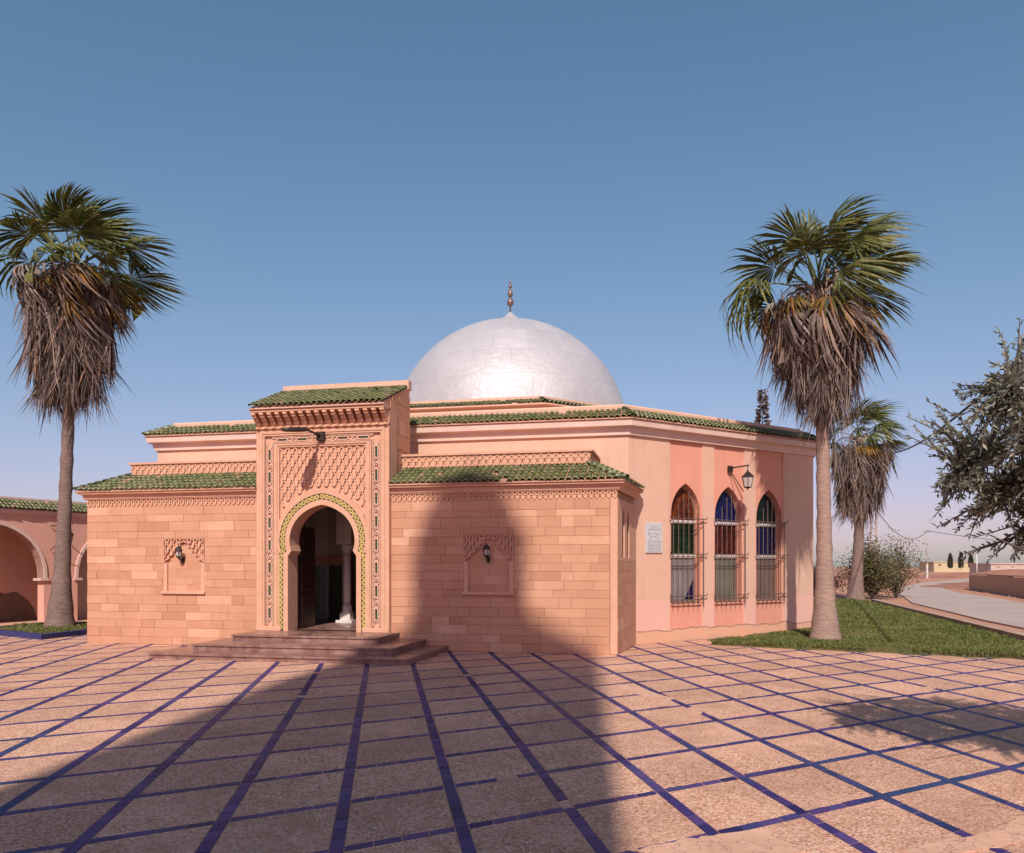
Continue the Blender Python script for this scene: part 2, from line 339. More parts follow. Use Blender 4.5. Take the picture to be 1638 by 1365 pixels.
def plate(outer, holes, c0, c1, fr, name, mat, parent=None):
    """flat slab with holes: outline in (a, b) of a wall frame, from c0 to c1 along its normal"""
    bm = bmesh.new(); edges = []; loops = []
    for lp in [outer]+holes:
        vs = [bm.verts.new((x, y, 0)) for x, y in lp]; loops.append(vs)
        edges += [bm.edges.new((vs[i], vs[(i+1) % len(vs)])) for i in range(len(vs))]
    r = bmesh.ops.triangle_fill(bm, use_beauty=True, use_dissolve=False, edges=edges, normal=(0, 0, 1))
    tri = [[(v.co.x, v.co.y) for v in f.verts] for f in bm.faces]; bm.free()
    mb = MB()
    for t in tri:
        if (t[1][0]-t[0][0])*(t[2][1]-t[0][1])-(t[2][0]-t[0][0])*(t[1][1]-t[0][1]) < 0: t = t[::-1]
        mb.add([fr(x, y, c1) for x, y in t], [(0, 1, 2)]); mb.add([fr(x, y, c0) for x, y in t], [(2, 1, 0)])
    for lp in [outer]+holes:
        n = len(lp); mb.add([fr(x, y, c0) for x, y in lp]+[fr(x, y, c1) for x, y in lp], [(i, (i+1) % n, n+(i+1) % n, n+i) for i in range(n)])
    me = mb.mesh(name); bm = bmesh.new(); bm.from_mesh(me); bmesh.ops.remove_doubles(bm, verts=bm.verts, dist=1e-5); bmesh.ops.recalc_face_normals(bm, faces=bm.faces); bm.to_mesh(me); bm.free()
    me.materials.append(M[mat]); return link(bpy.data.objects.new(name, me), parent)
def rect(x0, x1, y0, y1): return [(x0, y0), (x1, y0), (x1, y1), (x0, y1)]
def cam_at(u, v, Y):          # a place seen at pixel (u, v) of the photograph, Y metres ahead
    X = (u-819)/1290*Y; a = YAW
    return Vector((CAMX+X*cos(a)-Y*sin(a), CAMY+X*sin(a)+Y*cos(a), HC+(906-v)/1290*Y))
def cam_y(p):
    q = (p[0]-CAMX, p[1]-CAMY); return -q[0]*sin(YAW)+q[1]*cos(YAW)
def pix(p):
    q = (p[0]-CAMX, p[1]-CAMY); X = q[0]*cos(YAW)+q[1]*sin(YAW); Y = -q[0]*sin(YAW)+q[1]*cos(YAW)
    return (819+1290*X/Y, 906-1290*(p[2]-HC)/Y, Y) if Y > .05 else (-9e9, 9e9, Y)

# ------------------------------------------------------------------ ground, road, earth
mb = MB(); n = 60
pts = [(-1500+3000*i/n, -1500+3000*j/n) for j in range(n+1) for i in range(n+1)]
mb.add([(x, y, -.06) for x, y in pts], [(j*(n+1)+i, j*(n+1)+i+1, (j+1)*(n+1)+i+1, (j+1)*(n+1)+i) for j in range(n) for i in range(n)])
struct(mb.obj('ground', 'earth', fix=False))
def sheet(name, poly, z, mat, th=.04):
    o = plate(poly, [], -th, 0, lambda a, b, c: Vector((a, b, z+c)), name, mat); return struct(o)
sheet('road', [(14.9, -30), (15.2, 0), (15.49, 8.85), (15.6, 12.1), (16.0, 16.45), (16.6, 23.9), (19.3, 37.5), (23.2, 52.9), (28.3, 68.2), (41.8, 98.5), (75, 150), (78, 146), (44, 93), (36.2, 80.5), (25.2, 50.0), (22.95, 38.3), (22.4, 31.8), (21.4, 24.9), (21, 8), (20.6, -30)], -.012, 'asphalt')
# reddish spoil banks along the far side of the road
random.seed(3)
def bank(name, p0, p1, h, wd, label, seed):
    mb = MB(); k = 46; m = 9; p0 = Vector((*p0, 0)); p1 = Vector((*p1, 0)); d = (p1-p0); nn = Vector((-d.y, d.x, 0)).normalized()
    vs = []
    for i in range(k+1):
        for j in range(m+1):
            t = j/m; q = p0+d*(i/k)+nn*(t-.5)*wd
            hh = h*sin(pi*t)**.7*(.75+.5*mnoise.noise(Vector((q.x*.09, q.y*.09, seed))))*min(1, 4*i/k+.05, 4*(1-i/k)+.05)
            hh += .25*h*sin(pi*t)*mnoise.noise(Vector((q.x*.5, q.y*.5, seed+3)))
            vs.append((q.x, q.y, -.1+max(0, hh)))
    mb.add(vs, [(i*(m+1)+j, (i+1)*(m+1)+j, (i+1)*(m+1)+j+1, i*(m+1)+j+1) for i in range(k) for j in range(m)])
    o = mb.obj(name, 'bank_earth', smooth=True); struct(o); return o
bank('earth_bank', (34, 112), (110, 128), 1.7, 12, '', 1.)
bank('earth_bank', (25, 78), (33, 112), 1.1, 9, '', 5.)
bank('earth_bank', (15, 60), (26, 82), .9, 8, '', 9.)
bank('earth_bank', (60, 118), (170, 95), 1.5, 14, '', 12.)
bank('earth_bank', (25.5, 51), (33, 70), .35, 5, '', 15.)

# plaza of skewed terrazzo slabs between strips of blue tile
P0 = Vector((4.9254, -10.3836)); GI = Vector((.5840, .5336)); GJ = Vector((-.3374, .8674))
plaza = sheet('plaza', [(-10.2, -17), (14.6, -17), (14.6, .3), (12.5, .72), (9.0, 1.7), (9.0, 4.9), (5.9, 2.0), (5.6, .2), (-5.3, .2), (-6.0, 4.6), (-10.2, 4.6)], -.0045, 'cement', .06)
ui, uj = GI.normalized(), GJ.normalized(); SN = abs(ui.x*uj.y-ui.y*uj.x)
HW = .043                                      # half strip width
def in_plaza(p):
    x, y = p
    if x < -10.1 or x > 14.4 or y < -16.8: return False
    if x < -5.4: return y < 4.5
    if x < 5.6: return y < .12
    if x < 7.7: return y < x-3.62
    return y < 2.12-(x-7.37)*.273
def under_building(p): return (-5.2 < p[0] < 5.5 and p[1] > .05) or (-2.1 < p[0] < 2.3 and -2.0 < p[1])
slabs = []; btiles = []
rng = random.Random(11)
ei = HW/SN/GI.length; ej = HW/SN/GJ.length
for i in range(-34, 22):
    for j in range(-8, 32):
        c = P0+GI*(i+.5)+GJ*(j+.5)
        q = [P0+GI*a+GJ*b for a, b in ((i+ei, j+ej), (i+1-ei, j+ej), (i+1-ei, j+1-ej), (i+ei, j+1-ej))]
        if sum(in_plaza(p) for p in q) >= 3 and not all(under_building(p) for p in q):
            slabs.append((q, i, j))
        # strip along GJ at a = i (long strips running away) and along GI at b = j
        for kind in (0, 1):
            L = GJ.length if kind == 0 else GI.length; n_t = 5 if kind == 0 else 4
            for t in range(n_t):
                s0, s1 = t/n_t, (t+1)/n_t; g = .0045/L
                if kind == 0: quad = [P0+GI*a+GJ*b for a, b in ((i-ei*.90, j+s0+g), (i+ei*.90, j+s0+g), (i+ei*.90, j+s1-g), (i-ei*.90, j+s1-g))]
                else:
                    lo, hi = ei+s0*(1-2*ei), ei+s1*(1-2*ei)
                    quad = [P0+GI*a+GJ*b for a, b in ((i+lo+g, j-ej*.90), (i+hi-g, j-ej*.90), (i+hi-g, j+ej*.90), (i+lo+g, j+ej*.90))]
                m = (quad[0]+quad[2])/2
                if not in_plaza(m) or under_building(m): continue
                lost = mnoise.noise(Vector((m.x*.55, m.y*.55, 3.3)))
                if lost > 2 or rng.random() < .004: continue
                btiles.append((quad, m))
def in_view(p, mar=40):
    u, v, Y = pix((p[0], p[1], 0)); return Y > .5 and -mar < u < 1638+mar and v < 1365+mar
def flat_piece(mb, quad, z, th, ch=.004):
    c = sum(quad, Vector((0, 0)))/4
    q = [Vector((p.x, p.y, z-th)) for p in quad]+[Vector((p.x, p.y, z-ch)) for p in quad]
    q += [Vector((p.x+(c.x-p.x)*ch*2.2, p.y+(c.y-p.y)*ch*2.2, z)) for p in quad]
    mb.add(q, [(0, 1, 5, 4), (1, 2, 6, 5), (2, 3, 7, 6), (3, 0, 4, 7), (4, 5, 9, 8), (5, 6, 10, 9), (6, 7, 11, 10), (7, 4, 8, 11), (8, 9, 10, 11)])
rest = MB(); cnt = 0
slabs.sort(key=lambda s: cam_y((s[0][0]+s[0][2])/2))
for q, i, j in slabs:
    c = (q[0]+q[2])/2; z = rng.uniform(-.0015, .0015)
    # broken cement repair by the near edge
    if any(in_view(p) for p in q) and cnt < 290:
        mb = MB(); flat_piece(mb, q, z, .03); mb.obj('paving_slab', 'terrazzo', plaza, fix=False); cnt += 1
    else: flat_piece(rest, q, z, .03)
stuff(rest.obj('paving_slabs', 'terrazzo', plaza, fix=False))
btiles.sort(key=lambda t: cam_y(t[1])); rest = MB(); cnt = 0
for q, m in btiles:
    z = rng.uniform(-.002, .002)
    if in_view(m, 0) and cnt < 295:
        mb = MB(); flat_piece(mb, q, z, .02, .002); mb.obj('blue_tile', 'blue_tile', plaza, fix=False); cnt += 1
    else: flat_piece(rest, q, z, .02, .002)
stuff(rest.obj('blue_tiles', 'blue_tile', plaza, fix=False))
# rough cement patches over the broken edge of the plaza
def patch(pts, z, name, mat, seed):
    rg = random.Random(seed); out = []
    for k in range(len(pts)):
        a = Vector(pts[k]); b = Vector(pts[(k+1) % len(pts)]); L = (b-a).length; m = max(2, int(L/.05))
        for t in range(m):
            p = a.lerp(b, t/m); out.append((p.x+rg.uniform(-.018, .018), p.y+rg.uniform(-.018, .018)))
    o = plate(out, [], -.03, 0, lambda a, b, c: Vector((a, b, z+c)), name, mat, plaza); return o
def gp(u, v): 
    Y = HC*1290/(v-906); p = cam_at(u, v, Y); return (p.x, p.y)
patch([gp(1010, 1362), gp(1075, 1347), gp(1150, 1336), gp(1196, 1330), gp(1216, 1325), gp(1245, 1345), gp(1290, 1364), gp(1150, 1380)], .006, 'cement_patch', 'cement', 1)
patch([gp(1440, 1364), gp(1490, 1349), gp(1560, 1338), gp(1600, 1326), gp(1634, 1308), gp(1690, 1300), gp(1680, 1330), gp(1620, 1352), gp(1560, 1364), gp(1500, 1376)], .007, 'cement_patch', 'cement', 2)
patch([gp(1092, 1136), gp(1112, 1131), gp(1124, 1141), gp(1106, 1146)], .005, 'cement_patch', 'cement', 3)
patch([gp(985, 1100), gp(1000, 1096), gp(1080, 1118), gp(1062, 1124)], .004, 'cement_patch', 'cement', 4)

# lawn on the right, raised behind a crumbling kerb
LAWN = [(7.35, 2.25), (8.6, 1.85), (10.2, 1.45), (12.6, .78), (13.34, .58), (13.52, 3.6), (13.92, 10.8), (14.22, 16.5), (14.55, 22.4), (14.2, 24.6), (12.5, 24.6), (10.6, 20), (10.3, 10), (10.2, 6.8), (9.2, 5.2), (8.6, 4.3)]
lawn = sheet('lawn', LAWN, .085, 'lawn_ground', .14)
mb = MB()
fr = lambda a, b, c: Vector((a, b, c))
kp = [(13.32, -.2), (13.55, 3.6), (13.95, 10.8), (14.25, 16.5), (14.6, 22.5)]
outl = kp+[(x+.24, y) for x, y in reversed(kp)]
kb = plate(outl, [], -.05, .19, lambda a, b, c: Vector((a, b, c)), 'kerb_wall', 'curb'); tag(kb, 'low sandy concrete kerb wall between lawn and road', 'kerb')
def point_in(poly, x, y):
    c = False; n = len(poly)
    for i in range(n):
        x0, y0 = poly[i]; x1, y1 = poly[i-1]
        if (y0 > y) != (y1 > y) and x < (x1-x0)*(y-y0)/(y1-y0)+x0: c = not c
    return c
def grass(poly, z, count, hmin, hmax, name, parent, clear, seed=1):
    rg = random.Random(seed); xs = [p[0] for p in poly]; ys = [p[1] for p in poly]; mb = MB(); k = 0
    while k < count:
        y = min(ys)+(max(ys)-min(ys))*rg.random()**1.9; x = rg.uniform(min(xs), max(xs))
        if not point_in(poly, x, y): continue
        if clear(x, y): continue
        k += 1
        den = mnoise.noise(Vector((x*1.3, y*1.3, 0)))
        if den < -.38 and rg.random() < .7: continue
        h = rg.uniform(hmin, hmax)*(1+.5*den)*(1+.015*max(0, y)); a = rg.uniform(0, 2*pi); wd = .007+.0012*max(0, y); le = rg.uniform(.1, .9)*h; b = rg.uniform(0, 2*pi)
        ca, sa = cos(a)*wd, sin(a)*wd
        mb.add([(x-ca, y-sa, z-.01), (x+ca, y+sa, z-.01), (x+cos(b)*le*.4+ca*.7, y+sin(b)*le*.4+sa*.7, z+h*.65), (x+cos(b)*le, y+sin(b)*le, z+h)], [(0, 1, 2), (0, 2, 3)])
    return stuff(mb.obj(name, 'grass_blade', parent, fix=False))
g = grass([(7.25, 2.2), (8.6, 1.78), (10.2, 1.38), (12.6, .70), (13.35, .50)]+LAWN[5:], .085, 70000, .02, .052, 'grass', None, lambda x, y: (x-9.65)**2+(y-3.02)**2 < .12, 5)
g['label'] = 'short green lawn grass beside the pink wall'; g['category'] = 'grass'

# ------------------------------------------------------------------ roof tiles
def tile_mesh(name, r=.056, L=.205, mat='green_tile'):
    mb = MB(); k = 6; vs = []
    for (y, rr, lift) in ((0, r, .022), (L, r*.82, .004)):
        for q in (1., .78):
            for j in range(k+1):
                a = pi*j/k; vs.append((-rr*q*cos(a), y, lift+rr*q*sin(a)*.85))
    m = k+1; fs = []
    for j in range(k):
        fs.append((j, j+1, 2*m+j+1, 2*m+j))             # top
        fs.append((j+1, j, m+j, m+j+1))                 # front lip
    mb.add(vs, fs); me = mb.mesh(name, True); me.materials.append(M[mat]); return me
TILE = tile_mesh('roof_tile')
tv = [v.co.copy() for v in TILE.vertices]; tf = [tuple(p.vertices) for p in TILE.polygons]
def tile_run(A, B, nrm, oe, ze, ot, zt, hipA, hipB, parent, single, rest, pitch=.118, expo=.155, rg=random.Random(4)):
    """barrel tiles over an eave from A to B (plan points of the wall line), nrm outward; slope from offset oe/ze up to ot/zt.
    hipA/hipB: how far the end moves in per metre of offset (tan of half the turn), None for a straight end"""
    A = Vector((*A, 0)); B = Vector((*B, 0)); d = (B-A); L = d.length; d.normalize(); nv = Vector((*nrm, 0)).normalized()
    up = (-nv*(oe-ot)+Vector((0, 0, zt-ze))); S = up.length; up.normalize(); nz = d.cross(up).normalized()
    if nz.z < 0: nz = -nz
    xax = up.cross(nz)
    lo_e = -(oe*hipA if hipA is not None else 0); hi_e = L+(oe*hipB if hipB is not None else 0)
    ncol = int((hi_e-lo_e)/pitch); pit = (hi_e-lo_e)/ncol; nrow = max(1, int(round(S/expo))); ex = S/nrow
    for cidx in range(ncol):
        a = lo_e+(cidx+.5)*pit
        for r in range(nrow):
            s = r*ex; o = oe-(oe-ot)*(s/S)
            lo = -(o*hipA) if hipA is not None else -1e9; hi = L+o*hipB if hipB is not None else 1e9
            if a < lo or a > hi: continue
            sl = rg.uniform(-.012, .012); p = A+d*(a+rg.uniform(-.006, .006))+nv*oe+Vector((0, 0, ze))+up*(s-.02+sl)
            rot = rg.uniform(-.03, .03); xa = (xax*cos(rot)+up*sin(rot)); ya = (up*cos(rot)-xax*sin(rot))
            mt = Matrix(((xa.x, ya.x, nz.x, p.x), (xa.y, ya.y, nz.y, p.y), (xa.z, ya.z, nz.z, p.z+rg.uniform(-.003, .004)), (0, 0, 0, 1)))
            if rg.random() < .012: continue
            if single is not None and single[0] > 0:
                inst('roof_tile', TILE, parent, mt); single[0] -= 1
            else: rest.add([mt @ v for v in tv], tf)
    # caps over the hips
    for hip, end, sg in ((hipA, A, -1), (hipB, B, 1)):
        if hip is None: continue
        p0 = end+nv*oe+d*sg*hip*oe+Vector((0, 0, ze)); p1 = end+nv*ot+d*sg*hip*ot+Vector((0, 0, zt))
        u2 = (p1-p0); S2 = u2.length; u2.normalize(); x2 = u2.cross(Vector((0, 0, 1))).normalized(); z2 = x2.cross(u2)
        if sg > 0 or True:
            for r in range(int(S2/.15)+1):
                p = p0+u2*(r*.15-.03)+z2*.025
                mt = Matrix(((x2.x, u2.x, z2.x, p.x), (x2.y, u2.y, z2.y, p.y), (x2.z, u2.z, z2.z, p.z), (0, 0, 0, 1)))
                rest.add([mt @ (v*1.05) for v in tv], tf)
def offset_poly(poly, o):
    n = len(poly); out = []
    for i in range(n):
        a, b, c = Vector(poly[i-1]), Vector(poly[i]), Vector(poly[(i+1) % n])
        d1 = (b-a).normalized(); d2 = (c-b).normalized(); n1 = Vector((d1.y, -d1.x)); n2 = Vector((d2.y, -d2.x))
        m = (n1+n2); m /= m.dot(n1); out.append(tuple(b+m*o))
    return out
def sweep(poly, prof, name, mat, parent, closed=True, cap=False):
    """carry a profile of (outward offset, z) round a plan polygon (counter-clockwise)"""
    rings = [[(x, y, z) for x, y in offset_poly(poly, o)] for o, z in prof]; n = len(poly); mb = MB()
    vs = [p for r in rings for p in r]; fs = []
    m = n if closed else n-1
    for k in range(len(prof)-1):
        for i in range(m): fs.append((k*n+i, k*n+(i+1) % n, (k+1)*n+(i+1) % n, (k+1)*n+i))
    if cap: fs.append(tuple((len(prof)-1)*n+i for i in range(n)))
    mb.add(vs, fs); return mb.obj(name, mat, parent, fix=False)

# ------------------------------------------------------------------ the domed building
bld = thing('domed_mausoleum', 'peach octagonal domed building with sandstone entrance front and green tiled roofs', 'building')
OCT = [(-5.15, 1.95), (5.70, 1.95), (9.87, 6.12), (9.87, 16.6), (5.7, 20.8), (-5.15, 20.8), (-6.2, 16.6), (-6.2, 6.1)]
T22 = tan(radians(22.5)); RT = sqrt(.5)
# walls
F_OCT = frame((0, 1.95, 0), (1, 0, 0), (0, -1, 0))
plate(rect(-5.15, 5.70, -.1, 4.4), [rect(-2.0, 1.2, .2, 3.3)], -.3, 0, F_OCT, 'wall', 'plaster', bld)
F_D = frame((5.70, 1.95, 0), (1, 1, 0), (1, -1, 0))
WC = (1.635, 2.955, 4.31); PW = .48
def lancet(c, hw, z0, zs, za, k=7):
    """pointed arch outline: sides to zs, two arcs to the apex za"""
    h = za-zs; R = (hw*hw+h*h)/(2*hw); pts = [(c-hw, z0), (c+hw, z0)]
    for i in range(k+1):
        a = i/k*math.asin(min(1, h/R)); pts.append((c+hw-R+R*cos(a), zs+R*sin(a)))
    for i in range(k-1, -1, -1):
        a = i/k*math.asin(min(1, h/R)); pts.append((c-hw+R-R*cos(a), zs+R*sin(a)))
    return pts
edges = [0]+[e for c in WC for e in (c-PW, c+PW)]+[5.897]
for i in range(0, len(edges), 2):
    x0, x1 = edges[i], edges[i+1]
    MB().box(x0, x1, -.1, 4.4, -.3, 0, F_D).obj('pilaster', 'plaster', bld)
for c in WC:
    plate(rect(c-PW, c+PW, -.1, 4.4), [lancet(c, .43, .80, 2.72, 3.38)], -.30, -.025, F_D, 'window_panel', 'salmon', bld)
for a, b in ((2, 3), (3, 4), (4, 5), (5, 6), (6, 7), (7, 0)):
    A, B = Vector((*OCT[a], 0)), Vector((*OCT[b], 0)); d = (B-A).normalized()
    MB().box(0, (B-A).length, 0, 4.4, -.3, 0, frame(A, d, (d.y, -d.x, 0))).obj('wall', 'plaster', bld)
sweep(OCT, [(0, 4.27), (.055, 4.275), (.06, 4.325), (.075, 4.345), (.085, 4.415), (.14, 4.43), (.19, 4.445), (.205, 4.565), (.0, 4.57)], 'cornice', 'trim', bld)
roofbed = sweep(OCT, [(.20, 4.572), (.235, 4.575), (.23, 4.60), (-.28, 4.845), (-.28, 4.91), (-.31, 4.935), (-.50, 4.935), (-.50, 4.75)], 'roof', 'mortar', bld)
sweep(OCT, [(-.275, 4.80), (-.270, 4.93), (-.30, 4.965), (-.52, 4.965), (-.52, 4.78)], 'parapet', 'plaster_plain', bld)
MB().prism(offset_poly(OCT, -.45), 4.68, 4.74).obj('flat_roof', 'cement', bld)
octrest = MB()
tile_run(OCT[0], OCT[1], (0, -1), .22, 4.60, -.26, 4.835, .778, T22, bld, None, octrest)
tile_run(OCT[1], OCT[2], (1, -1), .22, 4.60, -.26, 4.835, T22, T22, bld, None, octrest)
tile_run(OCT[2], OCT[3], (1, 0), .22, 4.60, -.26, 4.835, T22, T22, bld, None, octrest)
tile_run(OCT[7], OCT[0], (-4.15, -1.05), .22, 4.60, -.26, 4.835, None, .778, bld, None, octrest)
# second tier under the dome
T2 = [(-1.35, 4.7), (3.45, 4.7), (8.0, 9.25), (8.0, 15.7), (3.45, 20.2), (-1.35, 20.2), (-5.9, 15.7), (-5.9, 9.25)]
sweep(T2, [(0, 4.7), (0, 5.42), (.10, 5.44), (.10, 5.48), (.22, 5.50), (.22, 5.53), (-.26, 5.70), (-.26, 5.80), (-.5, 5.80)], 'drum_wall', 'plaster_plain', bld, cap=True)
tile_run(T2[0], T2[1], (0, -1), .20, 5.54, -.24, 5.69, T22, T22, bld, None, octrest)
tile_run(T2[1], T2[2], (1, -1), .20, 5.54, -.24, 5.69, T22, T22, bld, None, octrest)
# dome and finial
DC = Vector((.93, 12.5, 5.95)); DR = 4.02
prof = [(DR*1.0, -.9)]
for i in range(33):
    a = i/33*pi/2; r, z = DR*cos(a), DR*sin(a)
    if r < .72: break
    prof.append((r, z))
zt = prof[-1][1]; r0 = prof[-1][0]
for t in (.25, .5, .75, 1.): prof.append((r0*(1-t)**1.25+.05*t, zt+.36*t**1.3+.08*t))
mb = MB(); mb.lathe(prof, DC, 96); dome = mb.obj('dome', 'silver_paint', bld, smooth=True)
fz = DC.z+prof[-1][1]
fin = MB().tube([(DC.x, DC.y, fz-.1), (DC.x, DC.y, fz+1.05)], .03, 10).obj('finial', 'brass', bld, smooth=True)
for z, r, hh in ((.34, .115, .14), (.64, .088, .14), (.90, .058, .09)):
    pr = [(r*sin(pi*i/10)*(1-.0*i)+.001, -hh*cos(pi*i/10)) for i in range(11)]
    MB().lathe(pr, (DC.x, DC.y, fz+z), 18).obj('finial_ball', 'brass', fin, smooth=True)
MB().lathe([(.03, 0), (.015, .1), (.002, .2)], (DC.x, DC.y, fz+.98), 10).obj('finial_tip', 'brass', fin, smooth=True)

# ---- windows with coloured panes and iron cages in the diagonal face
GL = (('glass_amber', 'glass_green', 'frosted'), ('glass_blue', 'glass_red', 'frosted_green'), ('glass_dark', 'glass_navy', 'frosted_brown'))
COLN = (('orange and brown', 'green', 'grey frosted'), ('blue', 'red', 'grey-green frosted'), ('dark green', 'deep blue', 'brown frosted'))
for wi, c in enumerate(WC):
    wf = plate(lancet(c, .425, .80, 2.72, 3.375), [lancet(c, .385, 2.60, 2.73, 3.30), rect(c-.385, c+.385, 1.86, 2.52), rect(c-.385, c+.385, .85, 1.78)], -.20, -.15, F_D, 'window', 'frame_brown', bld)
    for k, (sh, mname) in enumerate(((lancet(c, .387, 2.598, 2.73, 3.302), GL[wi][0]), (rect(c-.387, c+.387, 1.858, 2.522), GL[wi][1]), (rect(c-.387, c+.387, .848, 1.782), GL[wi][2]))):
        p = plate(sh, [], -.182, -.172, F_D, 'pane', mname, wf); p['label'] = COLN[wi][k]+' glass pane'
    for z in (2.56, 1.82): MB().box(c-.42, c+.42, z-.038, z+.038, -.149, -.138, F_D).obj('transom', 'window_white', wf)
    if wi == 0:   # torn corner showing blue behind
        plate([(c+.10, .87), (c+.36, .87), (c+.36, 1.30)], [], -.170, -.166, F_D, 'pane', 'glass_blue', wf)
    MB().box(c-.45, c+.45, .76, .80, -.2, .01, F_D).obj('sill', 'salmon', wf)
    d0 = .055                                   # iron cage in front
    for zr in (2.62, 2.52, 1.86, 1.80, .96, .88):
        path = [(c-.47, zr, d0), (c+.47, zr, d0)]
        if zr in (2.62, 1.86, .96): path = [(c-.55, zr+.045, d0+.03), (c-.53, zr-.005, d0+.02), (c-.47, zr, d0), (c+.47, zr, d0), (c+.53, zr-.005, d0+.02), (c+.55, zr+.045, d0+.03)]
        MB().tube([F_D(*p) for p in path], .011, 6).obj('grille_rail', 'rail_iron', wf)
    for sg in (-1, 1):
        for zr in (2.57, 1.83, .92):
            MB().tube([F_D(c+sg*.46, zr, -.03), F_D(c+sg*.46, zr, d0)], .009, 6).obj('grille_bracket', 'rail_iron', wf)
    for b in range(7):
        x = c-.45+.9*b/6
        e = abs(x-c)/.45; top = 2.70+.56*(1-e**1.7)
        MB().tube([F_D(x, .70, d0+.02), F_D(x, .80, d0+.012), F_D(x, top-.05, d0+.012)], [.003, .010, .010], 6).obj('grille_bar', 'rail_iron', wf)

# ---- entrance front
XL, XR = -5.40, 5.64; PCX = -.06; PHW = 1.385
F0 = frame((0, 0, 0), (1, 0, 0), (0, -1, 0))
SR = Vector((5.85, 2.1)) - Vector((5.64, 0)); F_S = frame((5.64, 0, 0), (SR.x, SR.y, 0), (SR.y, -SR.x, 0))
core = [[(XL, .045), (PCX-PHW+.02, .045), (PCX-PHW+.02, 1.95), (XL+.02, 1.95)], [(PCX+PHW-.02, .045), (XR-.045, .045), (5.80, 2.2), (PCX+PHW-.02, 1.9)]]
for wing, poly in enumerate(core):
    lwall = MB().prism(poly, -.05, 3.05).obj('entrance_wall', 'mortar', bld)
    if wing == 0: wallL = lwall
    else: wallR = lwall
rgS = random.Random(21)
NICHE = {0: (-3.60, -2.66, 1.07, 2.17), 1: (2.765, 3.72, 1.10, 2.20)}
def sub(r, h):
    x0, x1, z0, z1 = r; a0, a1, b0, b1 = h
    if x1 <= a0 or x0 >= a1 or z1 <= b0 or z0 >= b1: return [r]
    out = []
    if x0 < a0: out.append((x0, a0, z0, z1))
    if x1 > a1: out.append((a1, x1, z0, z1))
    xa, xb = max(x0, a0), min(x1, a1)
    if z0 < b0: out.append((xa, xb, z0, b0))
    if z1 > b1: out.append((xa, xb, b1, z1))
    return [q for q in out if q[1]-q[0] > .02 and q[3]-q[2] > .02]
def stone_courses(x0, x1, z0, z1, ncourse, fr, parent, niche=None, lmin=.30, lmax=.78, depth=.05, jit=.009):
    ch = (z1-z0)/ncourse; zs = [z0+ch*k+(rgS.uniform(-.02, .02) if 0 < k < ncourse else 0) for k in range(ncourse+1)]
    for k in range(ncourse):
        x = x0
        while x < x1-.01:
            L = rgS.uniform(lmin, lmax); nx = x+L
            if x1-nx < lmin*.8: nx = x1
            for r in (sub((x, nx, zs[k], zs[k+1]), niche) if niche else [(x, nx, zs[k], zs[k+1])]):
                g = .0016; pr = rgS.uniform(0, jit)
                MB().box(r[0]+g, r[1]-g, r[2]+g*.8, r[3]-g*.8, -depth, pr, fr, ch=.0035).obj('stone_block', 'sandstone', parent, fix=False)
            x = nx
stone_courses(XL, PCX-PHW, 0, 2.83, 17, F0, wallL, NICHE[0], .22, .86)
stone_courses(PCX+PHW, XR-.14, 0, 2.83, 17, F0, wallR, NICHE[1], .22, .86)
MB().box(XR-.137, XR, 0, 2.83, -.06, .006, F0, ch=.01).obj('quoin', 'carved', wallR)
stone_courses(.0, 2.05, 0, 1.70, 8, F_S, wallR, None, .5, .8, .045, .003)
plate(rect(.0, 2.05, 1.70, 2.83), [lancet(.60, .13, 1.76, 2.5, 2.68, 4), lancet(1.12, .13, 1.76, 2.5, 2.68, 4)], -.042, .002, F_S, 'side_panel', 'carved', wallR)
for c in (.60, 1.12):
    sl_ = plate(lancet(c, .129, 1.76, 2.5, 2.68, 4), [], -.040, -.034, F_S, 'pane', 'glass_dark', wallR); 
    mb = MB()
    for q in range(9): mb.rib([(c-.12, 1.80+.09*q), (c+.12, 1.86+.09*q)], .012, -.034, -.022, F_S); mb.rib([(c+.12, 1.80+.09*q), (c-.12, 1.86+.09*q)], .012, -.034, -.022, F_S)
    mb.obj('lancet_lattice', 'iron', wallR)

def sebka(mb, x0, x1, z0, z1, cw, rh, wd, c0, c1, fr, keep=lambda x, z: True):
    """net of S-curved lozenges"""
    nx = max(1, round((x1-x0)/cw)); cw = (x1-x0)/nx; nz = max(1, round((z1-z0)/rh)); rh = (z1-z0)/nz
    for r in range(nz):
        for i in range(-1, nx+1):
            for sg in (-1, 1):
                bx = x0+(i+.5*(r % 2)+.5)*cw; za = z0+r*rh; pts = []
                for t in range(5):
                    s = t/4; dx = sg*cw/2*(s+.16*sin(2*pi*s)); pts.append((bx+dx, za+rh*s))
                pts = [p for p in pts if x0-1e-6 <= p[0] <= x1+1e-6]
                if len(pts) < 2: continue
                if not keep(*pts[len(pts)//2]): continue
                mb.rib(pts, wd, c0, c1, fr)
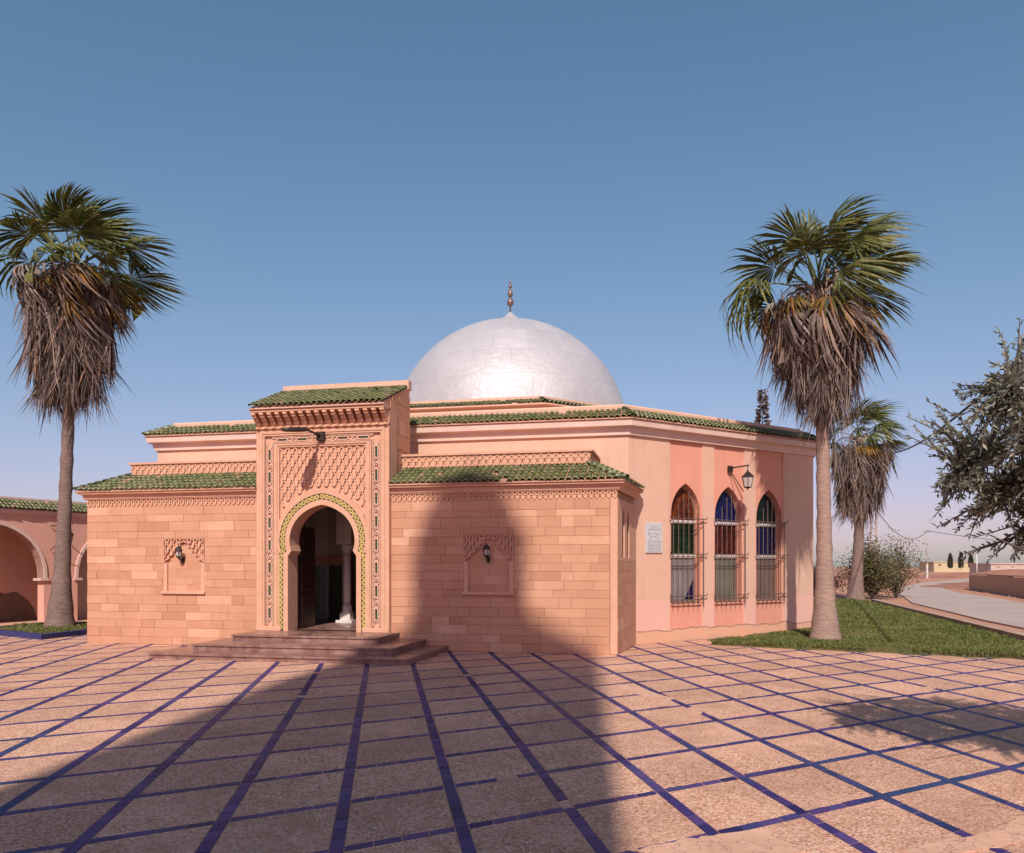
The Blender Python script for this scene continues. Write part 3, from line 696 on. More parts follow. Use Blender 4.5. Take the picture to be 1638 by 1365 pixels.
# carved friezes, cornices, tile slopes and parapets of the two wings
budget = [296]
for wing, (x0, x1, wall) in enumerate(((XL, PCX-PHW, wallL), (PCX+PHW, XR, wallR))):
    MB().box(x0, x1, 2.83, 2.985, -.06, -.014, F0).obj('frieze', 'carved', wall)
    mb = MB(); sebka(mb, x0, x1, 2.835, 2.97, .105, .068, .030, -.014, .016, F0); mb.obj('frieze_carving', 'carved', wall, fix=False)
    pl = [(x0, 0.), (x1, 0.), (x1, 1.93), (x0, 1.93)] if wing == 0 else [(x0, 0.), (x1, 0.), (5.845, 2.05), (x0, 1.93)]
    prof = [(0, 2.972), (.03, 2.975), (.04, 2.995), (.05, 3.0), (.062, 3.075), (.10, 3.085), (.135, 3.09), (.14, 3.125), (-.2, 3.13)]
    # open towards the portal: only the outer end returns
    if wing == 0: path = [(x1, 0.), (x0, 0.), (x0, 1.93)]
    else: path = [(5.845, 2.05), (x1, 0.), (x0, 0.)]
    def sweep_open(path, prof, name, mat, parent):
        path = path[::-1]; n = len(path); mb = MB(); rows = []
        for o, z in prof:
            row = []
            for i in range(n):
                b = Vector(path[i]); 
                if i == 0: d = (Vector(path[1])-b).normalized(); row.append((b.x+d.y*o, b.y-d.x*o, z))
                elif i == n-1: d = (b-Vector(path[i-1])).normalized(); row.append((b.x+d.y*o, b.y-d.x*o, z))
                else:
                    d1 = (b-Vector(path[i-1])).normalized(); d2 = (Vector(path[i+1])-b).normalized()
                    n1 = Vector((d1.y, -d1.x)); n2 = Vector((d2.y, -d2.x)); m = n1+n2; m /= m.dot(n1); row.append((b.x+m.x*o, b.y+m.y*o, z))
            rows.append(row)
        vs = [p for r in rows for p in r]; fs = [(k*n+i, k*n+i+1, (k+1)*n+i+1, (k+1)*n+i) for k in range(len(rows)-1) for i in range(n-1)]
        mb.add(vs, fs); return mb.obj(name, mat, parent, fix=False)
    if wing == 0: path = [(x1, 0.), (x0, 0.), (x0, 1.93)]
    sweep_open(path if wing == 0 else path, prof, 'cornice', 'carved', bld)
    sweep_open(path, [(.13, 3.126), (.165, 3.13), (.16, 3.155), (-.60, 3.52), (-.60, 3.60)], 'roof', 'mortar', bld)
    rs = MB()
    one = budget if wing == 1 else None
    if wing == 0:
        tile_run((x0, 0), (x1, 0), (0, -1), .155, 3.155, -.58, 3.51, 1., None, bld, budget, rs)
        tile_run((x0, 1.93), (x0, 0), (-1, 0), .155, 3.155, -.58, 3.51, None, 1., bld, None, rs)
    else:
        tile_run((x0, 0), (x1, 0), (0, -1), .155, 3.155, -.58, 3.51, None, 1., bld, budget, rs)
        tile_run((x1, 0), (5.845, 2.05), (1, 0), .155, 3.155, -.58, 3.51, 1., None, bld, None, rs)
    stuff(rs.obj('roof_tiles', 'green_tile', bld, smooth=True, fix=False))
    # parapet with carved band
    px0, px1 = (x0+.60, x1) if wing == 0 else (x0, x1-.56)
    FP = frame((0, .60, 0), (1, 0, 0), (0, -1, 0))
    par = MB().box(px0, px1, .50, 1.9, 3.3, 3.77).obj('parapet', 'carved', bld)
    par.data.transform(Matrix.Translation((0, .10, 0)))
    mb = MB(); mb.box(px0, px1, 3.55, 3.765, -.05, .010, FP); mb.obj('parapet_band', 'carved', par)
    mb = MB(); sebka(mb, px0+.01, px1-.01, 3.555, 3.745, .145, .095, .034, .010, .034, FP); mb.obj('parapet_carving', 'carved', par, fix=False)
    mb = MB(); mb.box(px0-.05 if wing == 0 else px0, px1+.05 if wing == 1 else px1, .55, 1.94, 3.772, 3.815); mb.obj('coping', 'carved', par)
stuff(octrest.obj('roof_tiles', 'green_tile', bld, smooth=True, fix=False))

# niches with carved spandrels
for wing, (x0, x1, z0, z1) in NICHE.items():
    wall = wallL if wing == 0 else wallR; cx_ = (x0+x1)/2; w_ = x1-x0
    rgN = random.Random(5+wing)
    # back of the recess: thin blocks
    for k in range(7):
        za, zb = z0+(z1-z0)*k/7, z0+(z1-z0)*(k+1)/7; cut = rgN.uniform(.3, .7)
        for a, b in ((x0, x0+w_*cut), (x0+w_*cut, x1)):
            MB().box(a+.002, b-.002, za+.002, zb-.002, -.045, -.041+rgN.uniform(-.002, .002), F0).obj('stone_block', 'sandstone', wall, fix=False)
    # jamb strips
    jw = .085; zj = z0+.60
    for a, b in ((x0, x0+jw), (x1-jw, x1)):
        MB().box(a, b, z0, zj, -.05, .004, F0, ch=.004).obj('niche_jamb', 'carved', wall)
    # stepped lambrequin arch
    step = []; nst = 5; hx = w_/2-jw; zt_ = z1-.06
    for k in range(nst):
        xa = x0+jw*.55+(hx+jw*.4)*k/nst; xb = x0+jw*.55+(hx+jw*.4)*(k+1)/nst; zz = zj+.03+(zt_-zj-.03)*(k/(nst-.3))
        step += [(xa, zz), (xa+.25*(xb-xa), zz+.035), (xa+.55*(xb-xa), zz+.02), (xb, zz+.05)]
    out = [(x0, zj)]+step+[(cx_, zt_)]+[(2*cx_-x, z) for x, z in reversed(step)]+[(x1, zj), (x1, z1), (x0, z1)]
    sp = plate(out, [], -.045, -.034, F0, 'niche_spandrel', 'carved', wall)
    def keepf(x, z, step=step, x0=x0, x1=x1, cx_=cx_):
        xm = x if x < cx_ else 2*cx_-x
        zz = max([s[1] for s in step if s[0] <= xm+.02] or [0]); return z > zz+.045
    mb = MB(); sebka(mb, x0+.02, x1-.02, zj+.02, z1-.015, .125, .085, .026, -.034, .014, F0, keepf)
    mb.rib([(p[0], p[1]+.012) for p in [(x0, zj)]+step+[(cx_, zt_)]+[(2*cx_-x, z) for x, z in reversed(step)]+[(x1, zj)]], .024, -.044, .016, F0)
    mb.rib([(x0+.012, zj), (x0+.012, z1-.012), (x1-.012, z1-.012), (x1-.012, zj)], .024, -.044, .014, F0); mb.obj('niche_carving', 'carved', wall, fix=False)
    MB().box(x0-.02, x1+.02, z0-.035, z0+.022, -.05, .05, F0, ch=.006).obj('niche_sill', 'carved', wall)

# ---- portal tower
def horseshoe(hw, zj, zin, pin, zs, za, z0, k=12):
    """keyhole opening, half width hw below zj, pinched to pin, widest at zs, apex za"""
    rt = [(hw, z0), (hw, zj), (pin, zin)]; R = hw*.955
    h = za-zs
    for i in range(k+1):
        a = -.30+(pi/2+.30)*i/k
        x = R*cos(a); z = zs+h*sin(a)*(1 if a > 0 else .9)
        if a > .9: x = x*(1-.03*(a-.9)); z += .035*((a-.9)/.67)**2
        rt.append((max(0, x), z))
    rt[-1] = (0, za+.035)
    return rt
def mir(rt): return [(PCX+x, z) for x, z in rt]+[(PCX-x, z) for x, z in reversed(rt[:-1])]
portal = MB().box(PCX-PHW, PCX-.95, .10, 1.12, 0, 4.35).box(PCX+.95, PCX+PHW-.03, .10, 1.12, 0, 4.35).box(PCX-PHW, PCX+PHW-.03, .10, 1.12, 3.2, 4.35).obj('portal', 'mortar', bld)
op = horseshoe(.715, 1.80, 1.90, .645, 2.10, 2.76, .33)
FP0 = F0
plate(rect(PCX-PHW, PCX+PHW, .0, 4.32), [mir([(.715, .33)]+op[1:])], -.30, .06, F0, 'portal_face', 'carved', portal)
plate([(PCX-PHW, .33), (PCX-1.21, .33), (PCX-1.21, 4.16), (PCX+1.21, 4.16), (PCX+1.21, .33), (PCX+PHW, .33), (PCX+PHW, 4.32), (PCX-PHW, 4.32)], [], .0605, .115, F0, 'outer_frame', 'carved', portal)
plate([(PCX-1.02, .33), (PCX-.90, .33), (PCX-.90, 3.93), (PCX+.90, 3.93), (PCX+.90, .33), (PCX+1.02, .33), (PCX+1.02, 4.0), (PCX-1.02, 4.0)], [], .0605, .105, F0, 'inner_frame', 'carved', portal)
plate([(PCX-.99, .33), (PCX-.94, .33), (PCX-.94, 3.965), (PCX+.94, 3.965), (PCX+.94, .33), (PCX+.99, .33), (PCX+.99, 3.985), (PCX-.99, 3.985)], [], .1055, .122, F0, 'frame_bead', 'carved', portal)
plate([(PCX-1.30, .36), (PCX-1.25, .36), (PCX-1.25, 4.2), (PCX+1.25, 4.2), (PCX+1.25, .36), (PCX+1.30, .36), (PCX+1.30, 4.25), (PCX-1.30, 4.25)], [], .1155, .130, F0, 'frame_bead', 'carved', portal)
for s in (-1, 1):
    MB().box(PCX+s*1.115-.27, PCX+s*1.115+.255, .33, .42, .06, .135, F0, ch=.008).obj('plinth_block', 'carved', portal)
# arch surround: plain band, mosaic band, outer band
mosA = horseshoe(.815, 1.80, 1.86, .79, 2.10, 2.865, .33); mosB = horseshoe(.935, 1.80, 1.86, .93, 2.10, 2.985, .33); ring3 = horseshoe(.90, 1.80, 1.86, .90, 2.12, 3.10, .33)
def ringplate(inner, outer, c0, c1, name, mat):
    a = mir(outer); b = mir(inner); return plate(a+b[::-1], [], c0, c1, F0, name, mat, portal)
ringplate([(x+.0, z) for x, z in op], mosA, .0605, .108, 'arch_band', 'carved')
zb = ringplate(mosA, mosB, .0605, .096, 'mosaic_band', 'zellij_black')
outer3 = [(min(x*1.085, .905) if z < 1.9 else x*1.09, z+ (.09 if z > 2.5 else 0)) for x, z in mosB]
ob = ringplate([(x+.002, z) for x, z in mosB], outer3[:1]+outer3[1:], .0605, .112, 'arch_outer_band', 'carved')
# yellow rings along the mosaic band, green edge lines
mid = [((a[0]+b[0])/2, (a[1]+b[1])/2) for a, b in zip(mosA, mosB)]
def resample(pts, step):
    out = []; acc = 0; 
    for a, b in zip(pts, pts[1:]):
        L = sqrt((b[0]-a[0])**2+(b[1]-a[1])**2); t = -acc if out else 0
        t = step-acc if out else 0
        while t <= L:
            out.append((a[0]+(b[0]-a[0])*t/L, a[1]+(b[1]-a[1])*t/L)); t += step
        acc = (L-(t-step))
    return out
mid = [(.875, .40), (.875, 1.80)]+mid[3:]
rp = resample(mid, .098)
mb = MB(); R1, R2 = .0535, .0175; k = 8
loc = lambda a, b, c: Vector((a, -c, b))
vs = []; 
for (r, c) in ((R1, 0), (R1*.97, .012), (R2, .012), (R2, 0)): vs += [loc(r*cos(2*pi*(j+.5)/k), r*sin(2*pi*(j+.5)/k), c) for j in range(k)]
mb.add(vs, [(q*k+j, q*k+(j+1) % k, (q+1)*k+(j+1) % k, (q+1)*k+j) for q in range(3) for j in range(k)])
RING = mb.mesh('mosaic_ring'); RING.materials.append(M['zellij_yellow'])
for x, z in rp:
    for s in ((1, -1) if x > .04 else (1,)): inst('mosaic_ring', RING, zb, Matrix.Translation((PCX+s*x, -.0958, z)))
mb = MB()
for s in (1, -1):
    mb.rib([(PCX+s*(x-.004), z-.004) for x, z in mosB[:1]+mosB[3:]], .014, .094, .104, F0)
    mb.rib([(PCX+s*(x+.008), z+.006) for x, z in mosA[:1]+mosA[3:]], .014, .094, .104, F0)
mb.obj('mosaic_edge', 'zellij_green', zb, fix=False)
# carved net over the arch
def arch_top(x):
    ax = abs(x-PCX); best = 0
    o3 = outer3[3:]
    for a, b in zip(o3, o3[1:]):
        if min(a[0], b[0]) <= ax <= max(a[0], b[0]): best = max(best, max(a[1], b[1]))
    if ax > max(p[0] for p in o3): best = 2.05
    return best
mb = MB(); sebka(mb, PCX-.89, PCX+.89, 2.25, 3.915, .162, .128, .034, .06, .094, F0, lambda x, z: z > arch_top(x)+.03)
mb.obj('carved_net', 'carved', portal, fix=False)
# interlace strips with green bars
mb = MB(); gb = []; gm = MB()
def chain(T, L, half):
    """interlace repeats along a strip of length L; T maps (along, across) to wall coords"""
    n_ = max(1, round(L/.45)); p = L/n_
    mb.rib([T(0, half), T(L, half)], .018, .0605, .098, F0); mb.rib([T(0, -half), T(L, -half)], .018, .0605, .098, F0)
    for q in range(n_):
        b = (q+.5)*p; hl = p*.27; hw = half*.50
        loop = [(b-hl, -hw*.5), (b-hl*.7, -hw), (b+hl*.7, -hw), (b+hl, -hw*.5), (b+hl, hw*.5), (b+hl*.7, hw), (b-hl*.7, hw), (b-hl, hw*.5)]
        mb.rib([T(*u) for u in loop], .026, .0605, .094, F0, closed=True)
        for s in (-1, 1):
            mb.rib([T(b+s*hl, 0), T(b+s*(hl+p*.06), half*.55), T(b+s*p*.5, half*.75)], .024, .0605, .092, F0)
            mb.rib([T(b+s*hl, 0), T(b+s*(hl+p*.06), -half*.55), T(b+s*p*.5, -half*.75)], .024, .0605, .092, F0)
            mb.rib([T(b+s*hl*.7, -hw), T(b+s*hl*1.05, -half*.95)], .02, .0605, .090, F0); mb.rib([T(b+s*hl*.7, hw), T(b+s*hl*1.05, half*.95)], .02, .0605, .090, F0)
            for e in (-1, 1): mb.rib([T(b+s*hl*.35, e*hw), T(b+s*hl*.35, e*half*.95)], .02, .0605, .090, F0)
        ring = [T(q*p+half*.36*cos(t*pi/4), half*.36*sin(t*pi/4)) for t in range(8)]
        if q: mb.rib(ring, .022, .0605, .096, F0, closed=True)
        g = [T(b-hl*.72, -hw*.38), T(b+hl*.72, -hw*.38), T(b+hl*.72, hw*.38), T(b-hl*.72, hw*.38)]
        gb.append(g)
        if q: gm.add([F0(*T(q*p+.012*cx2, .012*cy2), .084) for cx2, cy2 in ((-1, 0), (0, -1), (1, 0), (0, 1))], [(0, 1, 2, 3)])
for s in (-1, 1): chain(lambda u, v, s=s: (PCX+s*1.115+v, .45+u), 3.56, .072)
chain(lambda u, v: (PCX-1.06+u, 4.08+v), 2.12, .062)
strip = mb.obj('interlace_strip', 'carved_light', portal, fix=False)
for g in gb:
    m2 = MB(); m2.add([F0(x, z, .0605) for x, z in g]+[F0(x, z, .082) for x, z in g], [(0, 1, 5, 4), (1, 2, 6, 5), (2, 3, 7, 6), (3, 0, 4, 7), (4, 5, 6, 7)]); m2.obj('green_inlay', 'zellij_green', strip)
gm.obj('inlay_dots', 'zellij_green', strip)
# corbel table and sloping tile roof of the portal
MB().box(PCX-PHW, PCX+PHW, 4.32, 4.62, -.30, .10, F0).obj('corbel_wall', 'carved', portal)
MB().box(PCX-PHW, PCX+PHW, 4.285, 4.325, .06, .15, F0, ch=.01).obj('string_course', 'carved', portal)
cm = MB()
prof = [(0, 0), (.045, 0), (.055, .03), (.085, .04), (.095, .09), (.15, .11), (.16, .15), (.215, .16), (.225, .20), (.255, .205), (.255, .245), (0, .245)]
cm.prism([(p[0], p[1]) for p in prof], -.042, .042, lambda a, b, c: Vector((c, -a, b)))
cm.box(-.034, .034, -.085, -.03, -.035, 0.)
CORB = cm.mesh('corbel'); CORB.materials.append(M['carved'])
bm = bmesh.new(); bm.from_mesh(CORB); bmesh.ops.recalc_face_normals(bm, faces=bm.faces); bm.to_mesh(CORB); bm.free()
for k in range(17):
    inst('corbel', CORB, portal, Matrix.Translation((PCX-PHW+.06+(2*PHW-.12)*k/16, -.10, 4.335)))
MB().box(PCX-PHW, PCX+PHW, 4.58, 4.63, .05, .365, F0, ch=.008).obj('fascia', 'carved', portal)
MB().box(PCX-PHW, PCX+PHW, 4.632, 4.668, .05, .40, F0, ch=.008).obj('fascia', 'carved_light', portal)
F_PS = lambda a, b, c: Vector((PCX+PHW-.03+c, a, b))
for s_ in (0, 1):
    x0 = PCX+PHW-.08 if s_ else PCX-PHW
    MB().prism([(.101, 2.9), (1.119, 2.9), (1.119, 5.22), (.96, 5.22), (-.38, 4.675), (.101, 4.675)], 0, .052, lambda a, b, c, x0=x0: Vector((x0+c, a, b))).obj('gable', 'carved', portal)
MB().prism([(-.40, 4.67), (1.12, 4.67), (1.12, 5.22), (.94, 5.22)], PCX-PHW+.053, PCX+PHW-.081, lambda a, b, c: Vector((c, a, b))).obj('roof', 'mortar', portal)
ptr = MB(); tile_run((PCX-PHW, -.1), (PCX+PHW, -.1), (0, -1), .32, 4.69, -1.06, 5.245, None, None, bld, None, ptr); stuff(ptr.obj('roof_tiles', 'green_tile', portal, smooth=True, fix=False))
MB().box(PCX-PHW, PCX+PHW+.01, .96, 1.14, 5.2, 5.385).obj('parapet', 'plaster_plain', portal)
# dressed stones on the side of the tower
for k, (za, zb_) in enumerate([(3.0+.30*i, 3.0+.30*(i+1)) for i in range(6)]+[(4.8, 5.2)]):
    ys = [-.06, .30, .62, 1.12] if k % 2 else [-.06, .14, .55, .80, 1.12]
    if k == 6: ys = [.12, .5, 1.12]
    for a, b in zip(ys, ys[1:]):
        a2 = a
        zt2 = zb_
        if k >= 5: a2 = max(a, .0)
        if k == 6: zt2 = 4.70+.40*(a2+.40)
        MB().box(a2+.003, b-.003, za+.003, min(zt2, zb_ if k < 6 else 5.22)-.003, -.03, .012+.004*((k*7+int(a*9)) % 3), F_PS, ch=.005).obj('stone_block', 'sandstone', portal, fix=False)
# steps
def step(x0, x1, y0, y1, z0, z1):
    st = MB().box(x0+.025, x1-.025, y0+.025, y1, z0, z1-.035).obj('step', 'brown_marble', bld)
    MB().box(x0, x1, y0, y1, z1-.034, z1).obj('tread', 'brown_marble', st)
    return st
step(-2.28, 2.47, -2.30, .02, -.02, .105); step(-1.76, 2.03, -1.80, .02, .105, .22); step(-1.42, 1.50, -1.07, .10, .22, .332)
MB().box(-2.9, 1.6, .10, 5.5, .25, .330).obj('porch_floor', 'brown_marble', bld)
# porch interior
MB().box(-2.95, -2.85, .3, 5.6, .2, 3.3).box(1.6, 1.7, .3, 5.6, .2, 3.3).box(-2.95, 1.7, 5.5, 5.6, .2, 3.3).obj('porch_wall', 'inner_plaster', bld)
MB().box(-2.95, 1.7, .3, 5.6, 3.22, 3.3).obj('porch_ceiling', 'wood_dark', bld)
MB().box(-2.95, -.80, .26, .34, .2, 3.22).box(.70, 1.7, .26, .34, .2, 3.22).obj('porch_wall', 'inner_plaster', bld)
for (A, B) in (((-2.85, 2.85), (-1.56, 3.40)), ((-1.56, 3.40), (-1.12, 3.25))):
    d = Vector(B)-Vector(A); L = d.length; d.normalize(); FI = frame((*A, 0), (d.x, d.y, 0), (d.y, -d.x, 0))
    pw = MB().box(0, L, .33, 3.22, -.1, 0, FI).obj('porch_wall', 'inner_plaster', bld)
    MB().box(.02, L-.02, .33, 1.62, 0, .014, FI).obj('tile_dado', 'dado_mosaic', pw)
    MB().box(.0, L, 1.62, 1.86, 0, .022, FI).obj('carved_band', 'carved', pw)
    m2 = MB(); sebka(m2, .02, L-.02, 1.65, 1.83, .12, .09, .025, .022, .04, FI); m2.obj('band_carving', 'carved', pw, fix=False)
MB().box(-1.12, 1.6, 3.25, 3.35, 2.5, 3.22).obj('porch_lintel', 'inner_plaster', bld)
A, B = Vector((-.80, .42, 0)), Vector((-.91, 1.36, 0)); d = (B-A).normalized(); FD_ = frame(A, d, (d.y, -d.x, 0))
dr = MB().box(0, (B-A).length, .34, 2.42, -.05, 0, FD_).obj('door', 'wood_dark', bld)
for q in range(3): MB().box(.10, .84, .45+.66*q, .98+.66*q, 0, .015, FD_, ch=.01).obj('door_panel', 'wood_dark', dr)
cb = (-.66, 2.45)
col = MB().lathe([(.085, .75-.33+.0), (.092, 1.0), (.080, 1.42), (.080, 1.45)], (cb[0], cb[1], .33), 20).obj('column', 'white_marble', bld, smooth=True)
MB().lathe([(.085, .20), (.12, .22), (.125, .26), (.10, .29), (.115, .33), (.11, .37), (.088, .40), (.086, .44)], (cb[0], cb[1], .33), 20).obj('column_base', 'white_marble', col, smooth=True)
MB().box(cb[0]-.19, cb[0]+.19, cb[1]-.19, cb[1]+.19, .331, .39).box(cb[0]-.12, cb[0]+.12, cb[1]-.12, cb[1]+.12, .39, .54).obj('column_plinth', 'white_marble', col)
MB().lathe([(.082, 1.45), (.10, 1.46), (.10, 1.49), (.085, 1.50), (.10, 1.60), (.15, 1.70), (.15, 1.76)], (cb[0], cb[1], .33), 20).obj('capital', 'inner_plaster', col, smooth=True)
MB().box(cb[0]-.18, cb[0]+.18, cb[1]-.18, cb[1]+.18, 2.09, 3.22).obj('pier', 'inner_plaster', col)
# plaque
plq = MB().box(.45, .905, 1.875, 2.505, .001, .03, F_D, ch=.006).obj('wall_plaque', 'plaque_marble'); tag(plq, 'grey marble plaque with lines of engraved script on pink wall', 'plaque')
mb = MB(); rgp = random.Random(2)
def scribble(xa, xb, z, amp, wd, n_):
    pts = []; 
    for q in range(n_+1):
        pts.append((xa+(xb-xa)*q/n_, z+amp*rgp.uniform(-1, 1)))
    mb.rib(pts, wd, .0302, .0312, F_D)
    for q in range(n_//2):
        x = rgp.uniform(xa, xb); mb.rib([(x, z+amp*.5), (x+.006, z+amp*rgp.uniform(1.6, 2.6))], wd*.8, .0302, .0312, F_D)
        if rgp.random() < .5: x = rgp.uniform(xa, xb); mb.rib([(x, z-amp*1.6), (x+.008, z-amp*1.6)], wd, .0302, .0312, F_D)
scribble(.56, .80, 2.42, .010, .007, 12); scribble(.50, .86, 2.355, .016, .010, 14); scribble(.49, .87, 2.27, .012, .008, 18); scribble(.55, .83, 2.20, .012, .009, 12)
mb.rib([(.49, 2.145), (.87, 2.145)], .005, .0302, .0312, F_D)
for q in range(8): scribble(.49, .87, 2.115-.030*q, .006, .0055, 24)
mb.obj('inscription', 'ink', plq, fix=False)

# ------------------------------------------------------------------ wall lanterns
def lantern(fr_o, parent, s=1., up=(0, 0, 1), sides=6):
    """tapering glass lantern hanging with its top at fr_o"""
    o = Vector(fr_o); k = sides
    def ring(r, z): return [o+Vector((r*s*cos(2*pi*(j+.5)/k), r*s*sin(2*pi*(j+.5)/k), z*s)) for j in range(k)]
    def rings(lst):
        mb = MB(); vs = [p for r, z in lst for p in ring(r, z)]
        fs = [(i*k+j, i*k+(j+1) % k, (i+1)*k+(j+1) % k, (i+1)*k+j) for i in range(len(lst)-1) for j in range(k)]
        mb.add(vs, fs+[tuple(range(k)), tuple((len(lst)-1)*k+j for j in range(k))]); return mb
    rings([(.012, 0), (.03, -.03), (.02, -.05), (.07, -.08), (.19, -.20), (.19, -.215), (.17, -.215)]).obj('lantern_roof', 'iron', parent)
    gl = rings([(.165, -.218), (.105, -.50)]).obj('lantern_glass', 'lamp_glass', parent)
    mb = MB(); a, b = ring(.170, -.216), ring(.110, -.505)
    for j in range(k): mb.tube([a[j], b[j]], .009*s, 5)
    for r in (a, b):
        for j in range(k): mb.tube([r[j], r[(j+1) % k]], .009*s, 5)
    mb.obj('lantern_frame', 'iron', parent)
    rings([(.112, -.50), (.112, -.52), (.03, -.54), (.012, -.58)]).obj('lantern_base', 'iron', parent)
# street-lamp style fitting over the portal
pl = thing('portal_lamp', 'dark floodlight arm reaching out above the entrance arch', 'lamp', (PCX, -.12, 4.12))
MB().box(PCX-.075, PCX+.075, -.19, -.101, 4.03, 4.20).obj('mounting_box', 'iron', pl)
MB().tube([(PCX, -.18, 4.11), (PCX-.06, -.35, 4.16), (PCX-.10, -.55, 4.18)], .022, 8).obj('arm', 'iron', pl, smooth=True)
mb = MB(); ax0 = Vector((PCX-.09, -.50, 4.175)); ax1 = Vector((PCX-.24, -1.16, 4.08)); dd = (ax1-ax0); sd = dd.cross(Vector((0, 0, 1))).normalized(); vs = []
for t, wv, hv in ((0, .03, .03), (.12, .075, .045), (.35, .11, .055), (.8, .115, .05), (.95, .09, .04), (1, .04, .02)):
    p = ax0+dd*t; vs += [p+sd*wv, p+sd*wv*.6+Vector((0, 0, hv)), p-sd*wv*.6+Vector((0, 0, hv)), p-sd*wv, p-sd*wv*.7-Vector((0, 0, hv*.6)), p+sd*wv*.7-Vector((0, 0, hv*.6))]
mb.add(vs, [(i*6+j, i*6+(j+1) % 6, (i+1)*6+(j+1) % 6, (i+1)*6+j) for i in range(5) for j in range(6)]+[tuple(range(6)), tuple(range(30, 36))]); mb.obj('lamp_head', 'iron', pl)
# small sconces in the niches
for lab, x, z in (('small black sconce lantern on the sunlit carved niche', -3.17, 1.98), ('small black sconce lantern in the shaded carved niche', 3.235, 1.985)):
    t = thing('niche_lantern', lab, 'lantern', (x, 0, z-.2), 'lanterns in the carved niches')
    MB().tube([(x, .04, z-.25), (x, -.03, z-.26), (x, -.10, z-.24), (x, -.12, z-.16)], .012, 6).obj('bracket', 'iron', t)
    MB().box(x-.03, x+.03, .02, .042, z-.32, z-.20).obj('backplate', 'iron', t)
    MB().lathe([(.004, .045), (.012, .03), (.02, .01), (.05, -.01), (.075, -.06), (.078, -.075)], (x, -.12, z), 12).obj('lantern_roof', 'iron', t, smooth=True)
    MB().lathe([(.062, -.076), (.045, -.175)], (x, -.12, z), 6).obj('lantern_glass', 'lamp_glass', t)
    mb = MB()
    for j in range(6): mb.tube([(x+.066*cos(pi*j/3), -.12+.066*sin(pi*j/3), z-.075), (x+.048*cos(pi*j/3), -.12+.048*sin(pi*j/3), z-.178)], .005, 5)
    mb.obj('lantern_frame', 'iron', t)
    MB().lathe([(.052, -.176), (.05, -.19), (.02, -.215), (.004, -.24)], (x, -.12, z), 12).obj('lantern_base', 'iron', t, smooth=True)
# bracket lantern on the pink wall
t = thing('bracket_lantern', 'black iron lantern on a bracket between the stained glass windows', 'lantern', F_D(2.96, 3.78, 0))
MB().box(2.90, 3.02, 3.70, 3.84, .001, .05, F_D).obj('backplate', 'iron', t)
MB().tube([F_D(2.96, 3.79, .04), F_D(2.96, 3.80, .55)], .015, 8).obj('arm', 'iron', t)
MB().tube([F_D(2.96, 3.72, .04), F_D(2.96, 3.24, .40)], .010, 6).obj('brace', 'iron', t)
MB().tube([F_D(2.96, 3.80, .52), F_D(2.96, 3.70, .52)], .008, 6).obj('hook', 'iron', t)
lantern(F_D(2.96, 3.71, .52), t, .76)

# ------------------------------------------------------------------ arcade on the left
arc = thing('arcade_building', 'salmon arcade wing with round arches and green tiled eave left of the entrance', 'building', (-10.4, 4.9, 0))
F_A = frame((-10.4, 0, 0), (0, 1, 0), (1, 0, 0))
def roundarch(a, b, zs, za, z0=0, k=18):
    c = (a+b)/2; hw = (b-a)/2; pts = [(a, z0), (b, z0)]
    for i in range(k+1):
        t = pi*i/k; pts.append((c+hw*cos(t)*(1-.04*sin(t)**4), zs+(za-zs)*sin(t)**.92))
    return pts
ARCH = [(-7.6, -4.5), (-3.05, -.05), (1.45, 4.45), (5.42, 8.42)]
plate(rect(-9, 9.8, 0, 3.06), [roundarch(a, b, 1.27, 2.74, .02) for a, b in ARCH], -.30, 0, F_A, 'wall', 'arcade_plaster', arc)
for a, b in ARCH:
    i_ = roundarch(a, b, 1.27, 2.74)[2:]; o_ = roundarch(a-.085, b+.085, 1.27, 2.835)[2:]
    plate(o_+i_[::-1], [], -.29, .035, F_A, 'arch_trim', 'trim', arc)
    for q in (a, b): MB().box(q-.12, q+.12, 1.20, 1.268, -.31, .05, F_A).obj('impost', 'trim', arc)
MB().box(-12.0, -11.85, -9, 9.8, 0, 3.2).obj('back_wall', 'arcade_plaster', arc)
MB().box(-12.6, -10.7, -9, 9.8, 2.95, 3.06).obj('arcade_ceiling', 'inner_plaster', arc)
MB().box(-12.6, -10.1, -9, 9.8, -.04, .03).obj('arcade_floor', 'cement', arc)
# dark stain where the plaster has gone
o = plate([(1.0, .03), (1.2, .18), (1.6, .26), (2.1, .42), (2.5, .52), (2.9, .60), (3.2, .85), (3.7, .98), (4.2, .82), (4.5, .88), (4.8, .65), (5.0, .4), (5.1, .03)], [], 0, .012, frame((-11.85, 0, 0), (0, 1, 0), (1, 0, 0)), 'bare_patch', 'soil', arc); o['label'] = 'dark bare patch of fallen plaster'
